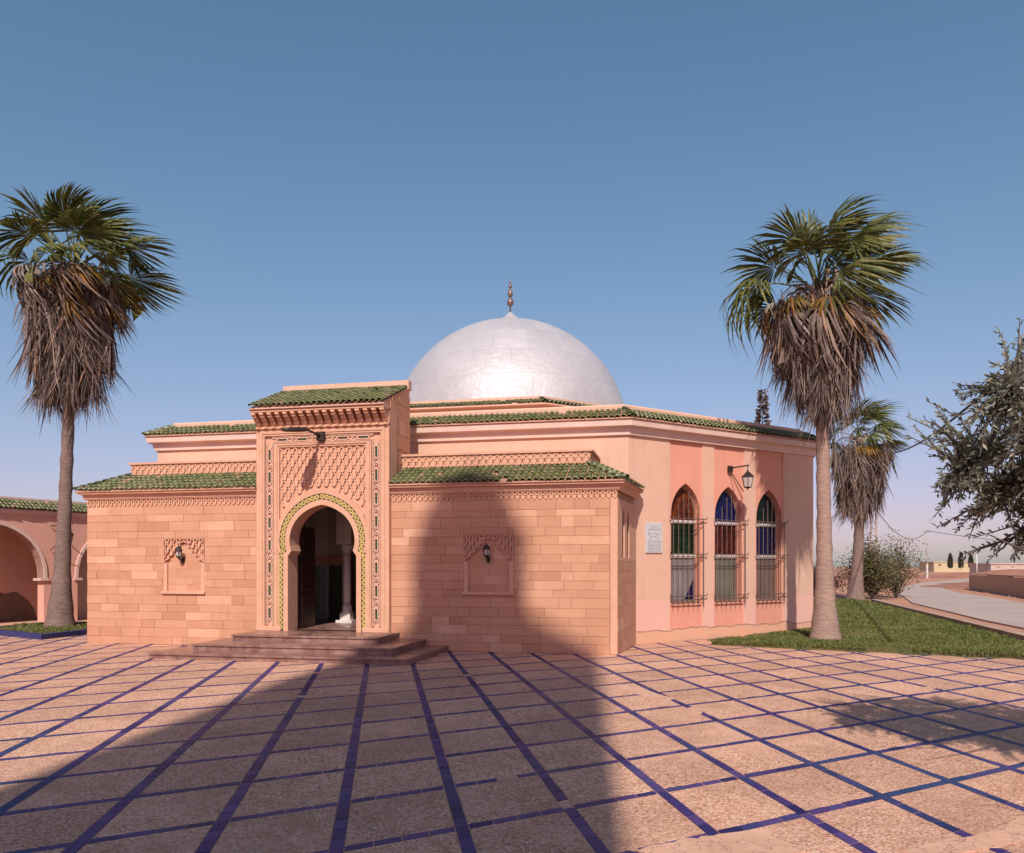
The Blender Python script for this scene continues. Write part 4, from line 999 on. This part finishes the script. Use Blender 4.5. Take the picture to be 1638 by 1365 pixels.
# white screen door with cross-shaped slots in the far arch
FW = frame((-11.2, 0, 0), (0, 1, 0), (1, 0, 0))
def slot(c, z0, z1, hw): return [(c, z0), (c+hw, z0+.1), (c+hw, z1-.1), (c, z1), (c-hw, z1-.1), (c-hw, z0+.1)]
scr = plate(rect(5.6, 8.6, .03, 2.35), [slot(6.72, .30, 1.32, .07), slot(6.72, 1.50, 2.10, .07), [(6.18, 1.40), (6.40, 1.32), (6.52, 1.38), (6.62, 1.395), (6.62, 1.425), (6.52, 1.44), (6.40, 1.50)], [(6.82, 1.395), (6.92, 1.38), (7.05, 1.32), (7.26, 1.41), (7.05, 1.50), (6.92, 1.44), (6.82, 1.425)]], -.05, 0, FW, 'screen_door', 'pale_wall', arc)
sweep([(-10.4, -9), (-10.4, 9.8), (-13, 9.8), (-13, -9)], [(0, 3.0), (.03, 3.005), (.04, 3.05), (.085, 3.06), (.09, 3.125), (0, 3.13)], 'cornice', 'trim', arc)
MB().prism([(-10.29, 3.13), (-10.66, 3.37), (-12.7, 3.37), (-12.7, 3.13)], -9, 9.8, lambda a, b, c: Vector((a, c, b))).obj('roof', 'mortar', arc)
MB().box(-12.75, -10.66, -9, 9.8, 3.37, 3.475).obj('parapet', 'trim', arc)
ar = MB(); tile_run((-10.4, 1.4), (-10.4, 8.6), (1, 0), .12, 3.14, -.24, 3.375, None, None, arc, [270], ar)
tile_run((-10.4, -9), (-10.4, 1.4), (1, 0), .12, 3.14, -.24, 3.375, None, None, arc, None, ar); stuff(ar.obj('roof_tiles', 'green_tile', arc, smooth=True, fix=False))
arc.rotation_euler.z = -radians(17)
t = thing('arcade_lantern', 'iron bracket lantern on the salmon arcade pier behind a palm trunk', 'lantern', (-10.45, 4.62, 2.0))
MB().tube([(-10.45, 4.62, 2.72), (-9.95, 4.62, 2.76)], .016, 8).obj('arm', 'iron', t)
MB().tube([(-10.45, 4.62, 2.05), (-9.98, 4.62, 2.40)], .012, 6).obj('brace', 'iron', t)
MB().tube([(-9.93, 4.62, 2.76), (-9.93, 4.62, 2.66)], .008, 6).obj('hook', 'iron', t)
lantern((-9.93, 4.62, 2.68), t, .95)

# planter with blue tiled edge round the left palm
PLN = [(-6.84, .34), (-6.92, 3.6), (-9.9, 4.3), (-9.8, 1.55)]
def inset(poly, d): return offset_poly(poly, -d)
pln = plate(PLN, [inset(PLN, .16)], -.02, .115, lambda a, b, c: Vector((a, b, c)), 'planter_edge', 'blue_tile'); tag(pln, 'low planter edging of dark blue tile around a palm', 'planter')
soil = sheet('planter_soil', inset(PLN, .15), .07, 'soil', .09)
gq = grass(inset(PLN, .17), .07, 5200, .03, .09, 'planter_grass', None, lambda x, y: False, 9); gq['label'] = 'patchy grass in the blue-edged planter'; gq['category'] = 'grass'

# ------------------------------------------------------------------ palms
def fan_mesh(name, seed, mat, pet=.95, R=.95, nl=30, droop=.30, wind=.0):
    rg = random.Random(seed); mb = MB()
    ph = lambda t: Vector((pet*t, 0, .10*sin(pi*t*.8)-.06*t*t))
    mb.tube([ph(t) for t in (0, .35, .7, 1.)], [.028, .020, .015, .012], 5, cap=False)
    hub = ph(1.); span = radians(104)
    for i in range(nl):
        if rg.random() < .06: continue
        th = -span+2*span*(i+.5)/nl; L = R*(.62+.38*cos(th*.62))*rg.uniform(.82, 1.06); hw = .5*2*span/nl
        jt = rg.uniform(-.05, .05); dr = droop*rg.uniform(.6, 1.5); side = sin(th)
        def pt(r, a, extra=0):
            t_ = r/R; x = hub.x+r*cos(a); y = r*sin(a)*(1-.15*t_); z = hub.z-dr*R*t_**2.4*1.1-.20*abs(sin(a))**2*r+extra
            return Vector((x, y+wind*t_**2*.3, z))
        r1, r2, r3 = L*.46, L*.76, L*.90
        a0, a1 = th-hw, th+hw; am = th+jt
        mid = .022*(1 if i % 2 else 1)
        v = [pt(.02, th), pt(r1, a0), pt(r1, th, mid), pt(r1, a1), pt(r2, am-hw*.85), pt(r2, am, mid*.7), pt(r2, am+hw*.85), pt(r3, am-hw*.28), pt(r3, am+hw*.28), pt(L*1.0, am+jt, -.10*dr*R-.05*rg.random())]
        mb.add(v, [(0, 1, 2), (0, 2, 3), (1, 4, 5, 2), (2, 5, 6, 3), (4, 7, 5), (5, 7, 8), (5, 8, 6), (7, 9, 8)])
    me = mb.mesh(name); me.materials.append(M[mat]); return me
def dry_mesh(name, seed, L=1.25, nl=26, spread=.42):
    rg = random.Random(seed); mb = MB()
    path = [Vector((0, 0, 0)), Vector((.30, 0, .10)), Vector((.62, 0, .06)), Vector((.85, 0, -.14)), Vector((.93, 0, -.40))]
    mb.tube(path, [.026, .02, .016, .013, .010], 4, cap=False)
    hub = path[-1]
    for i in range(nl):
        a = rg.uniform(-1, 1); b = rg.uniform(-1, .7); l = L*rg.uniform(.55, 1.1); wd = rg.uniform(.010, .024)
        base = hub+Vector((rg.uniform(-.06, .02), a*.03, rg.uniform(-.02, .20)))
        d1 = Vector((b*spread*.6, a*spread, -1)).normalized(); cur = rg.uniform(-.12, .12); tw = rg.uniform(0, pi)
        wv = Vector((cos(tw), sin(tw), 0))*wd; pr = []
        for t_, ww in ((0, .5), (.35, 1.), (.7, .8), (1, .1)):
            p = base+d1*l*t_+Vector((cur*t_*t_+.05*rg.uniform(-1, 1)*t_, .06*rg.uniform(-1, 1)*t_, -.10*t_*t_*l)); pr.append((p-wv*ww, p+wv*ww))
        vs = [q for p in pr for q in p]; mb.add(vs, [(2*q, 2*q+1, 2*q+3, 2*q+2) for q in range(3)])
    me = mb.mesh(name); me.materials.append(M['frond_dry']); return me
DRY = [dry_mesh('dry_frond', 70+q, 1.15+.08*q, 24+2*q, .28+.06*q) for q in range(5)]
def place(me, name, parent, p, az, el, s, roll=0, sx=1):
    m = Matrix.Translation(p) @ Matrix.Rotation(az, 4, 'Z') @ Matrix.Rotation(-el, 4, 'Y') @ Matrix.Rotation(roll, 4, 'X') @ Matrix.Diagonal((s*sx, s, s, 1))
    return inst(name, me, parent, m)
def fan(name, mat, parent, p, az, el, s, roll, seed, wind, **kw):
    me = fan_mesh(name, seed, mat, **kw); p = Vector(p)
    m = Matrix.Rotation(az, 4, 'Z') @ Matrix.Rotation(-el, 4, 'Y') @ Matrix.Rotation(roll, 4, 'X') @ Matrix.Scale(s, 4)
    pet = kw.get('pet', .95)
    for v in me.vertices:
        t = max(0, v.co.x/pet-.35); r = max(0, (v.co-Vector((pet, 0, 0))).length) if v.co.x > pet*.97 else 0
        q = m @ v.co; h0 = m @ Vector((pet*.9, 0, 0)); q += wind*.10*t*t*s
        if r > 0:
            d0 = q-h0; ln = d0.length; d1 = d0+wind*.80*r*r*s+Vector((0, 0, -.14*r*r*wind.length*s))
            q = h0+d1.normalized()*ln
        v.co = q
    o = bpy.data.objects.new(name, me); link(o, parent); o.location = p; return o
def palm(label, base, top, zs, r0, rflare, scale, seed, barkm, prof, wind_az, ng=15, nd=105, thatch=520, wind=.42):
    """base: ground point; top: growing point; prof: list of (height, half width) of the dry skirt"""
    rg = random.Random(seed); B = Vector(base); T = Vector(top)
    t = thing('palm_tree', label, 'palm', base, 'fan palms around the building')
    ax = lambda z: B.lerp(T, (z-B.z)/(T.z-B.z))+Vector((0, 0, 0))
    mb = MB(); path = []; rad = []; k = 40; bend = rg.uniform(-.1, .1)
    for i in range(k+1):
        s = i/k; z = B.z-.15+(T.z-B.z+.15)*s; p = ax(z)+Vector((bend*sin(pi*s), 0, 0)); path.append(p)
        rad.append(r0*(1-.22*s)+(rflare-r0)*math.exp(-s*9.)+(.012*sin(i*2.4)+rg.uniform(-.006, .006))*r0/.2)
    mb.tube(path, rad, 22); mb.obj('trunk', barkm, t, smooth=True)
    def hw(z):
        if z <= prof[0][0]: return prof[0][1]
        for (za, wa), (zb_, wb) in zip(prof, prof[1:]):
            if za <= z <= zb_: return wa+(wb-wa)*(z-za)/(zb_-za)
        return prof[-1][1]
    zb0, zt0 = prof[0][0], prof[-1][0]
    # close thatch
    mb = MB()
    for q in range(thatch):
        z = zb0+.05+(zt0-zb0)*rg.random()**.8; az = rg.uniform(0, 2*pi); L = rg.uniform(.35, .9)*scale; zt1 = z+L*.6; zb1 = max(zb0-.12*rg.random(), zt1-L)
        f0 = rg.uniform(.35, .82)
        pr = []
        for tt in (0, .4, .75, 1.):
            zz = zt1+(zb1-zt1)*tt; r = max(.14*scale, hw(max(zz, zb0))*f0*(1+.06*rg.uniform(-1, 1))); a2 = az+rg.uniform(-.06, .06); c = ax(zz); ww = rg.uniform(.012, .03)*scale*(1-.7*tt)
            pr += [c+Vector((r*cos(a2)-sin(a2)*ww, r*sin(a2)+cos(a2)*ww, 0)), c+Vector((r*cos(a2)+sin(a2)*ww, r*sin(a2)-cos(a2)*ww, 0))]
        mb.add(pr, [(0, 1, 3, 2), (2, 3, 5, 4), (4, 5, 7, 6)])
    stuff(mb.obj('thatch', 'frond_dry', t, fix=False))
    # hanging dry fronds: their tips follow the skirt outline
    for q in range(nd):
        s_ = q/nd; ztip = zb0+(zt0-zb0)*.80*s_+rg.uniform(-.05, .12); sc = scale*rg.uniform(.72, 1.08); za = ztip+1.45*sc; za = min(za, T.z-.1*rg.random())
        reach = hw(max(zb0, ztip+.25))*rg.uniform(.62, 1.02)
        place(rg.choice(DRY), 'dry_frond', t, ax(min(za, T.z)), rg.uniform(0, 2*pi), rg.uniform(-.10, .12), sc, rg.uniform(-.25, .25), min(1.15, max(.22, reach/(.93*sc))))
    W = Vector((cos(wind_az), sin(wind_az), -.05))*wind
    for q in range(9):
        fan('withered_frond', 'frond_dry', t, T+Vector((0, 0, -.55+.3*rg.random())), rg.uniform(0, 2*pi), radians(rg.uniform(-40, 8)), scale*rg.uniform(.8, 1.0), rg.uniform(-.4, .4), seed*100+q, W, pet=.9, R=.85, nl=24, droop=rg.uniform(.8, 1.3))
    for q in range(11):
        fan('yellow_frond', 'frond_yellow', t, T+Vector((0, 0, -.35+.2*rg.random())), 2*pi*q/11+rg.uniform(-.3, .3), radians(rg.uniform(-38, 2)), scale*rg.uniform(.75, .95), rg.uniform(-.5, .5), seed*100+20+q, W, pet=.95, R=.85, nl=26, droop=rg.uniform(.5, .8))
    for q in range(ng):
        el = radians(-12+95*((q+.5)/ng)**1.0); az = q*2.4+rg.uniform(-.2, .2)
        d = Vector((cos(az)*cos(el), sin(az)*cos(el), sin(el)))+Vector((cos(wind_az), sin(wind_az), 0))*.2*wind; d.normalize()
        fan('frond', 'frond_green', t, T+Vector((0, 0, -.12*rg.random())), atan2(d.y, d.x), math.asin(d.z), scale*rg.uniform(.95, 1.15), rg.uniform(-1.1, 1.1), seed*100+40+q, W, pet=rg.uniform(.85, 1.1), R=rg.uniform(.85, 1.0), nl=38, droop=rg.uniform(.1, .85))
    return t
palm('tall palm with clean pale trunk standing on the lawn before the pink wall', (9.65, 3.02, .06), (9.52, 2.98, 7.35), 0, .148, .36, 1.0, 5, 'palm_bark', [(4.45, .26), (4.75, .44), (5.3, .66), (6.05, .90), (6.9, 1.05)], YAW, 19, 110)
palm('tall palm with grey trunk rising from the blue-edged planter', (-8.5, 2.75, .05), (-8.2, 2.9, 9.1), 0, .155, .40, 1.12, 17, 'palm_bark_grey', [(5.35, .28), (5.7, .68), (6.6, .92), (7.6, 1.02), (8.7, 1.2)], YAW, 19, 120, 640, .62)
palm('distant palm beside the flowering bush at the end of the lawn', (14.97, 27.75, -.02), (15.2, 27.75, 7.9), 0, .25, .50, 1.15, 23, 'palm_bark_grey', [(3.6, .35), (4.1, .75), (5.2, 1.15), (6.4, 1.35), (7.4, 1.45)], YAW, 14, 100)

# ------------------------------------------------------------------ olive tree by the camera
def leafy(mb, p, d, L, wd, rg, up=None):
    d = d.normalized(); a = d.orthogonal().normalized(); th = rg.uniform(0, 2*pi); s = a*cos(th)+d.cross(a)*sin(th); nrm = d.cross(s)
    q = [p, p+d*L*.45-s*wd+nrm*L*.03, p+d*L*.5, p+d*L*.45+s*wd+nrm*L*.03, p+d*L]
    mb.add(q, [(0, 1, 2), (0, 2, 3), (1, 4, 2), (2, 4, 3)])
def to_world(X, Y, z): 
    a = YAW; return Vector((CAMX+X*cos(a)-Y*sin(a), CAMY+X*sin(a)+Y*cos(a), z))
rgo = random.Random(8)
ob_ = to_world(4.55, 5.7, 0)
olv = thing('olive_tree', 'olive tree with small grey-green leaves overhanging the paved plaza', 'tree', ob_)
wood = MB(); leaves = MB(); T0 = to_world(4.5, 5.7, 1.15)
wood.tube([ob_+Vector((0, 0, -.05)), ob_+Vector((.03, .02, .5)), T0], [.13, .10, .085], 10)
CEN = Vector((4.30, 5.60, 2.45)); AX = Vector((1.50, 1.25, 1.00))
boughs = []
for q in range(11):
    az = 2*pi*q/11+rgo.uniform(-.2, .2); el = rgo.uniform(-.35, 1.0)
    e = CEN+Vector((AX.x*.72*cos(az)*cos(el), AX.y*.72*sin(az)*cos(el), AX.z*.75*sin(el)))
    e.x = max(e.x, 3.0+max(0, e.z-2.15)*.62)
    e = to_world(*e); m = T0.lerp(e, .5)+Vector((rgo.uniform(-.12, .12), rgo.uniform(-.12, .12), .14))
    pth = [T0, T0.lerp(m, .5)+Vector((0, 0, .05)), m, m.lerp(e, .5)+Vector((0, 0, .04)), e]; wood.tube(pth, [.035, .027, .019, .012, .006], 7); boughs.append(pth)
def outside(P):      # normalised radius in the crown, camera-aligned axes
    a = YAW; dx, dy = P.x-CAMX, P.y-CAMY; X = dx*cos(a)+dy*sin(a); Y = -dx*sin(a)+dy*cos(a)
    return sqrt(((X-CEN.x)/AX.x)**2+((Y-CEN.y)/AX.y)**2+((P.z-CEN.z)/AX.z)**2), X
twigs = 0
while twigs < 2500:
    az = rgo.uniform(0, 2*pi); sel = rgo.uniform(-1, 1); rr = rgo.uniform(.35, 1.03)
    lump = 1+.30*mnoise.noise(Vector((cos(az)*1.7+3, sin(az)*1.7, sel*1.9)))
    cz = sqrt(1-sel*sel); loc_ = Vector((CEN.x+AX.x*rr*lump*cz*cos(az), CEN.y+AX.y*rr*lump*cz*sin(az), CEN.z+AX.z*rr*lump*sel))
    if loc_.x < 2.72+max(0, loc_.z-2.15)*.62+max(0, 2.0-loc_.z)*.7: continue
    if loc_.z < 1.62 or mnoise.noise(loc_*1.9) < -.30: continue
    e = to_world(*loc_); bp = min((p for b in boughs for p in b[2:]), key=lambda p: (p-e).length)
    d = (e-bp); ln = d.length
    if ln < .08: continue
    st = e-d.normalized()*min(ln, .55); twigs += 1
    sag = Vector((rgo.uniform(-.05, .05), rgo.uniform(-.05, .05), rgo.uniform(-.02, .08)))
    mid_ = st.lerp(e, .5)+sag; wood.tube([bp.lerp(st, .0) if ln < .6 else st, mid_, e], [.008, .006, .003], 5, cap=False)
    dirn = (e-mid_).normalized()
    for q in range(22):
        s_ = (q+rgo.random())/22; p = st.lerp(mid_, s_*2) if s_ < .5 else mid_.lerp(e, s_*2-1)
        side = dirn.orthogonal().normalized(); th = rgo.uniform(0, 2*pi); side = side*cos(th)+dirn.cross(side)*sin(th)
        leafy(leaves, p, dirn*rgo.uniform(.5, 1.1)+side*rgo.uniform(.5, 1.)+Vector((0, 0, .15)), rgo.uniform(.040, .070), rgo.uniform(.007, .0115), rgo)
# bare low limb crossing the view of the road
for a_, b_, c_ in (((4.0, 5.6, 1.75), (3.55, 5.3, 1.62), (3.05, 5.15, 1.80)), ((4.2, 5.5, 1.55), (3.7, 5.2, 1.52), (3.25, 5.0, 1.49))):
    wood.tube([to_world(*a_), to_world(*b_), to_world(*c_)], [.016, .011, .004], 6)
wood.tube([T0, to_world(4.2, 5.55, 1.50), to_world(4.0, 5.6, 1.75)], [.04, .03, .016], 6)
wood.obj('trunk', 'olive_bark', olv, smooth=True); stuff(leaves.obj('crown', 'olive_leaf', olv, fix=False))

# ------------------------------------------------------------------ bush, far trees, poles, houses
rgb = random.Random(31)
def bush(name, label, cat, base, rx, rz, nst, nl, leaf, mat, seed):
    rg = random.Random(seed); b = Vector(base); t = thing(name, label, cat, base); wd = MB(); lv = MB()
    for q in range(nst):
        az = rg.uniform(0, 2*pi); el = rg.uniform(.35, 1.5); L = rg.uniform(.55, 1.)
        e = b+Vector((rx*L*cos(az)*cos(el), rx*.8*L*sin(az)*cos(el), rz*L*sin(el))); m = b.lerp(e, .5)+Vector((rg.uniform(-.2, .2)*rx*.3, 0, .12*rz))
        wd.tube([b, m, e], [.03*rx/2, .02*rx/2, .006], 5, cap=False)
        for k in range(nl):
            s = rg.uniform(.25, 1.05); p = b.lerp(m, s*2) if s < .5 else m.lerp(e, s*2-1); p = p+Vector((rg.gauss(0, .13*rx), rg.gauss(0, .13*rx), rg.gauss(0, .10*rz)))
            if p.z < b.z+.05: continue
            leafy(lv, p, Vector((rg.uniform(-1, 1), rg.uniform(-1, 1), rg.uniform(-.4, 1))), leaf*rg.uniform(.6, 1.3), leaf*.22, rg)
    wd.obj('stems', 'olive_bark', t); stuff(lv.obj('foliage', mat, t, fix=False)); return t
bush('flowering_bush', 'loose olive-brown flowering bush at the far end of the lawn', 'bush', (16.0, 28.8, -.03), 2.0, 3.0, 70, 110, .13, 'bush_leaf', 3)
bush('tall_shrub', 'pale dry shrub leaning over the road behind the flowering bush', 'bush', (17.6, 31.0, -.05), 1.9, 3.4, 40, 80, .13, 'bush_leaf', 4)
bush('dark_hedge', 'low dark hedge behind the distant palm', 'bush', (13.8, 31.5, -.05), 1.5, 1.9, 40, 90, .12, 'dark_conifer', 5)
def conifer(name, label, cat, base, h, r, mat, seed, tiers=26, leaf=.3, group=None, col=False):
    rg = random.Random(seed); b = Vector(base); t = thing(name, label, cat, base, group); MB().tube([b, b+Vector((0, 0, h*.97))], [h*.018, .01], 6).obj('trunk', 'olive_bark', t); lv = MB()
    for q in range(tiers):
        f = (q+.5)/tiers; z = h*(.12+.88*f) if not col else h*(.04+.96*f)
        rr = r*(1-f)**.8+.03*r if not col else r*(sin(pi*min(1, f*.9+.12))**.6)*(1-f*.4)
        for k in range(22):
            az = rg.uniform(0, 2*pi); s = rg.uniform(.3, 1.)
            leafy(lv, b+Vector((rr*s*cos(az), rr*s*sin(az), z+rg.uniform(-.02, .02)*h)), Vector((cos(az), sin(az), .5 if not col else 2.)), leaf*rg.uniform(.7, 1.2), leaf*.25, rg)
    stuff(lv.obj('crown', mat, t, fix=False)); return t
p = cam_at(1220, 906, 45); conifer('norfolk_pine', 'brownish spire-topped pine rising behind the domed building', 'tree', (p.x, p.y, -.06), 11.3, 1.05, 'brown_conifer', 3, 60, .30)
for u, h, lab in ((1520, 3.7, 'dark cypress at the left end of the far yellow wall'), (1537, 4.0, 'dark cypress standing midway along the far yellow wall'), (1553, 3.4, 'shortest dark cypress before the far yellow wall')):
    p = cam_at(u, 906, 200); conifer('cypress', lab, 'tree', (p.x, p.y, .9), h, .72, 'dark_conifer', int(u), 26, .42, 'far cypresses', True)
def house(label, u0, u1, Y, z0, h, dep, mat, seed):
    a, b = cam_at(u0, 906, Y), cam_at(u1, 906, Y); d = (b-a); L = d.length; d.normalize(); nn = Vector((d.y, -d.x, 0)); F = frame((a.x, a.y, 0), d, nn)
    t = thing('distant_house', label, 'house', (a.x, a.y, z0)); MB().box(0, L, z0-1.5, z0+h, -dep, 0, F).obj('wall', mat, t)
    MB().box(-.2, L+.2, z0+h, z0+h+.25, -dep-.2, .2, F).obj('roof', mat, t)
    for k in range(int(L/3)): MB().box(1.2+3*k, 2.0+3*k, z0+.9, z0+h-.5, .001, .05, F).obj('window', 'wood_dark', t)
house('long low yellow building on the horizon behind the cypresses', 1494, 1560, 225, .9, 1.75, 8, 'ochre_wall', 1)
house('pale flat-roofed building on the horizon behind the olive tree', 1585, 1700, 170, .5, 1.5, 8, 'pale_wall', 2)
# low rendered wall across the road
A = Vector((26.5, 48.3, 0)); B = Vector((24.1, 32.2, 0)); B2 = B+(B-A).normalized()*9; L = (B2-A).length; d = (B2-A).normalized(); FL = frame(A, d, (d.y, -d.x, 0))
bw = thing('roadside_wall', 'low brown rendered wall across the road', 'wall', A)
for k in range(4): MB().box(L*k/4, L*(k+1)/4-.03, -.06, .98+.06*((k*3) % 2), -.22, -.001 if k % 2 else 0, FL).obj('wall_section', 'mortar', bw)
MB().box(-.02, L, 1.045, 1.10, -.25, .03, FL).obj('coping', 'curb', bw)
# utility poles and wires
def pole(name, label, base, h, r, mat, arm=True, lattice=False, cat='pole'):
    b = Vector(base); t = thing(name, label, cat, base); 
    if lattice:
        mb = MB()
        for sx in (-1, 1): mb.tube([b+Vector((sx*r*1.5, 0, 0)), b+Vector((sx*r*.8, 0, h))], r*.42, 5)
        for q in range(12): z = h*(q+.5)/12; mb.tube([b+Vector((-r*(1.5-.7*z/h), 0, z)), b+Vector((r*(1.5-.7*z/h), 0, z))], r*.3, 5)
        mb.obj('post', mat, t)
    else: MB().tube([b, b+Vector((0, 0, h))], [r, r*.6], 10).obj('post', mat, t, smooth=True)
    if arm: MB().tube([b+Vector((-.35, 0, h-.15)), b+Vector((.35, 0, h-.15))], r*.35, 6).obj('crossarm', 'iron', t)
    return b+Vector((0, 0, h))
q1 = pole('utility_pole', 'grey concrete ladder pole standing behind the distant palm', (23.9, 65.8, -.06), 7.3, .22, 'concrete', False, True)
q2 = pole('utility_pole', 'thin pole with a white-painted foot at the road bend', (38.95, 104.9, -.06), 6.5, .09, 'concrete')
MB().tube([(38.95, 104.9, -.05), (38.95, 104.9, 1.9)], .15, 10).obj('painted_foot', 'window_white', bpy.data.objects['utility_pole.001'])
q3 = pole('marker_post', 'short white post near the far bank', (49.1, 117.3, -.1), 3.6, .11, 'window_white', False, cat='post')
def wire(name, label, a, b, sag, r):
    a, b = Vector(a), Vector(b); tag(MB().tube([a.lerp(b, t/16)-Vector((0, 0, sag*4*(t/16)*(1-t/16))) for t in range(17)], r, 5).obj(name, 'cable_black'), label, 'cable')
wire('overhead_wire', 'thin sagging wire between the ladder pole and the road-bend pole', q1, q2, 2.0, .035)
wire('overhead_wire', 'thin wire running on from the road-bend pole behind the olive', q2, q2+Vector((40, -18, -.6)), 2.2, .035)
wire('overhead_cable', 'thick dark twisted cable rising from the distant palm to the olive', cam_at(1430, 724, 40), cam_at(1640, 570, 11), .30, .028)

# ------------------------------------------------------------------ the minaret behind the viewer, whose shadow lies on the plaza
te = tan(SUN_EL); nx_, ny_ = SDY, -SDX
mc = Vector((CAMX+nx_*-1.98-SDX*6.8, CAMY+ny_*-1.98-SDY*6.8, 0)); mw = 1.995
mn = thing('minaret', 'square plastered minaret with a small domed lantern behind the viewer', 'minaret', mc)
dist = -mc.y/SDY
HS = .12+(dist-mw)*te
def mbox(c, hw, z0, z1): return MB().box(c.x-hw, c.x+hw, c.y-hw, c.y+hw, z0, z1)
mbox(mc, mw, -.06, HS).obj('shaft', 'minaret_plaster', mn)
lc = mc+Vector((nx_*-.19, ny_*-.19, 0)); lh = 1.0
mb = MB(); vs = [(mc.x+sx*mw*.98, mc.y+sy*mw*.98, HS) for sx, sy in ((-1, -1), (1, -1), (1, 1), (-1, 1))]+[(lc.x+sx*1.02, lc.y+sy*1.02, HS+1.5) for sx, sy in ((-1, -1), (1, -1), (1, 1), (-1, 1))]
mb.add(vs, [(0, 1, 5, 4), (1, 2, 6, 5), (2, 3, 7, 6), (3, 0, 4, 7), (4, 5, 6, 7)]); mb.obj('plinth', 'minaret_plaster', mn)
mbox(lc, lh, HS+1.4, HS+3.15).obj('lantern', 'minaret_plaster', mn)
MB().lathe([(1.10*cos(pi/2*i/14)**.75+.01, 2.1*(i/14)**1.05) for i in range(15)], (lc.x, lc.y, HS+3.14), 24).obj('cupola', 'minaret_plaster', mn, smooth=True)
MB().tube([(lc.x, lc.y, HS+5.1), (lc.x, lc.y, HS+5.9)], .04, 8).obj('finial', 'brass', mn)
# rubble along the road and on the banks
rgr = random.Random(77); mb = MB()
for q in range(420):
    u = rgr.random()
    if u < .4: x, y = rgr.uniform(22.6, 28), rgr.uniform(30, 62)
    elif u < .75: x, y = rgr.uniform(17, 30), rgr.uniform(50, 80)
    else: x, y = rgr.uniform(14.5, 15.3), rgr.uniform(5, 28)
    if u < .4 and x < 22.4+.12*max(0, y-31): continue
    if u >= .4 and u < .75 and x > 14.5+.2*(y-20): continue
    r = rgr.uniform(.02, .10)*(2 if u < .75 else .6); k = 6
    vs = [(x+r*cos(2*pi*j/k)*rgr.uniform(.7, 1.2), y+r*sin(2*pi*j/k)*rgr.uniform(.7, 1.2), -.07) for j in range(k)]+[(x+r*.3*rgr.uniform(-1, 1), y, -.06+r*rgr.uniform(.4, .9))]
    mb.add(vs, [(j, (j+1) % k, k) for j in range(k)])
o = stuff(mb.obj('rubble', 'bank_earth', fix=False)); o['label'] = 'scattered stones and clods along the road edge'; o['category'] = 'rubble'
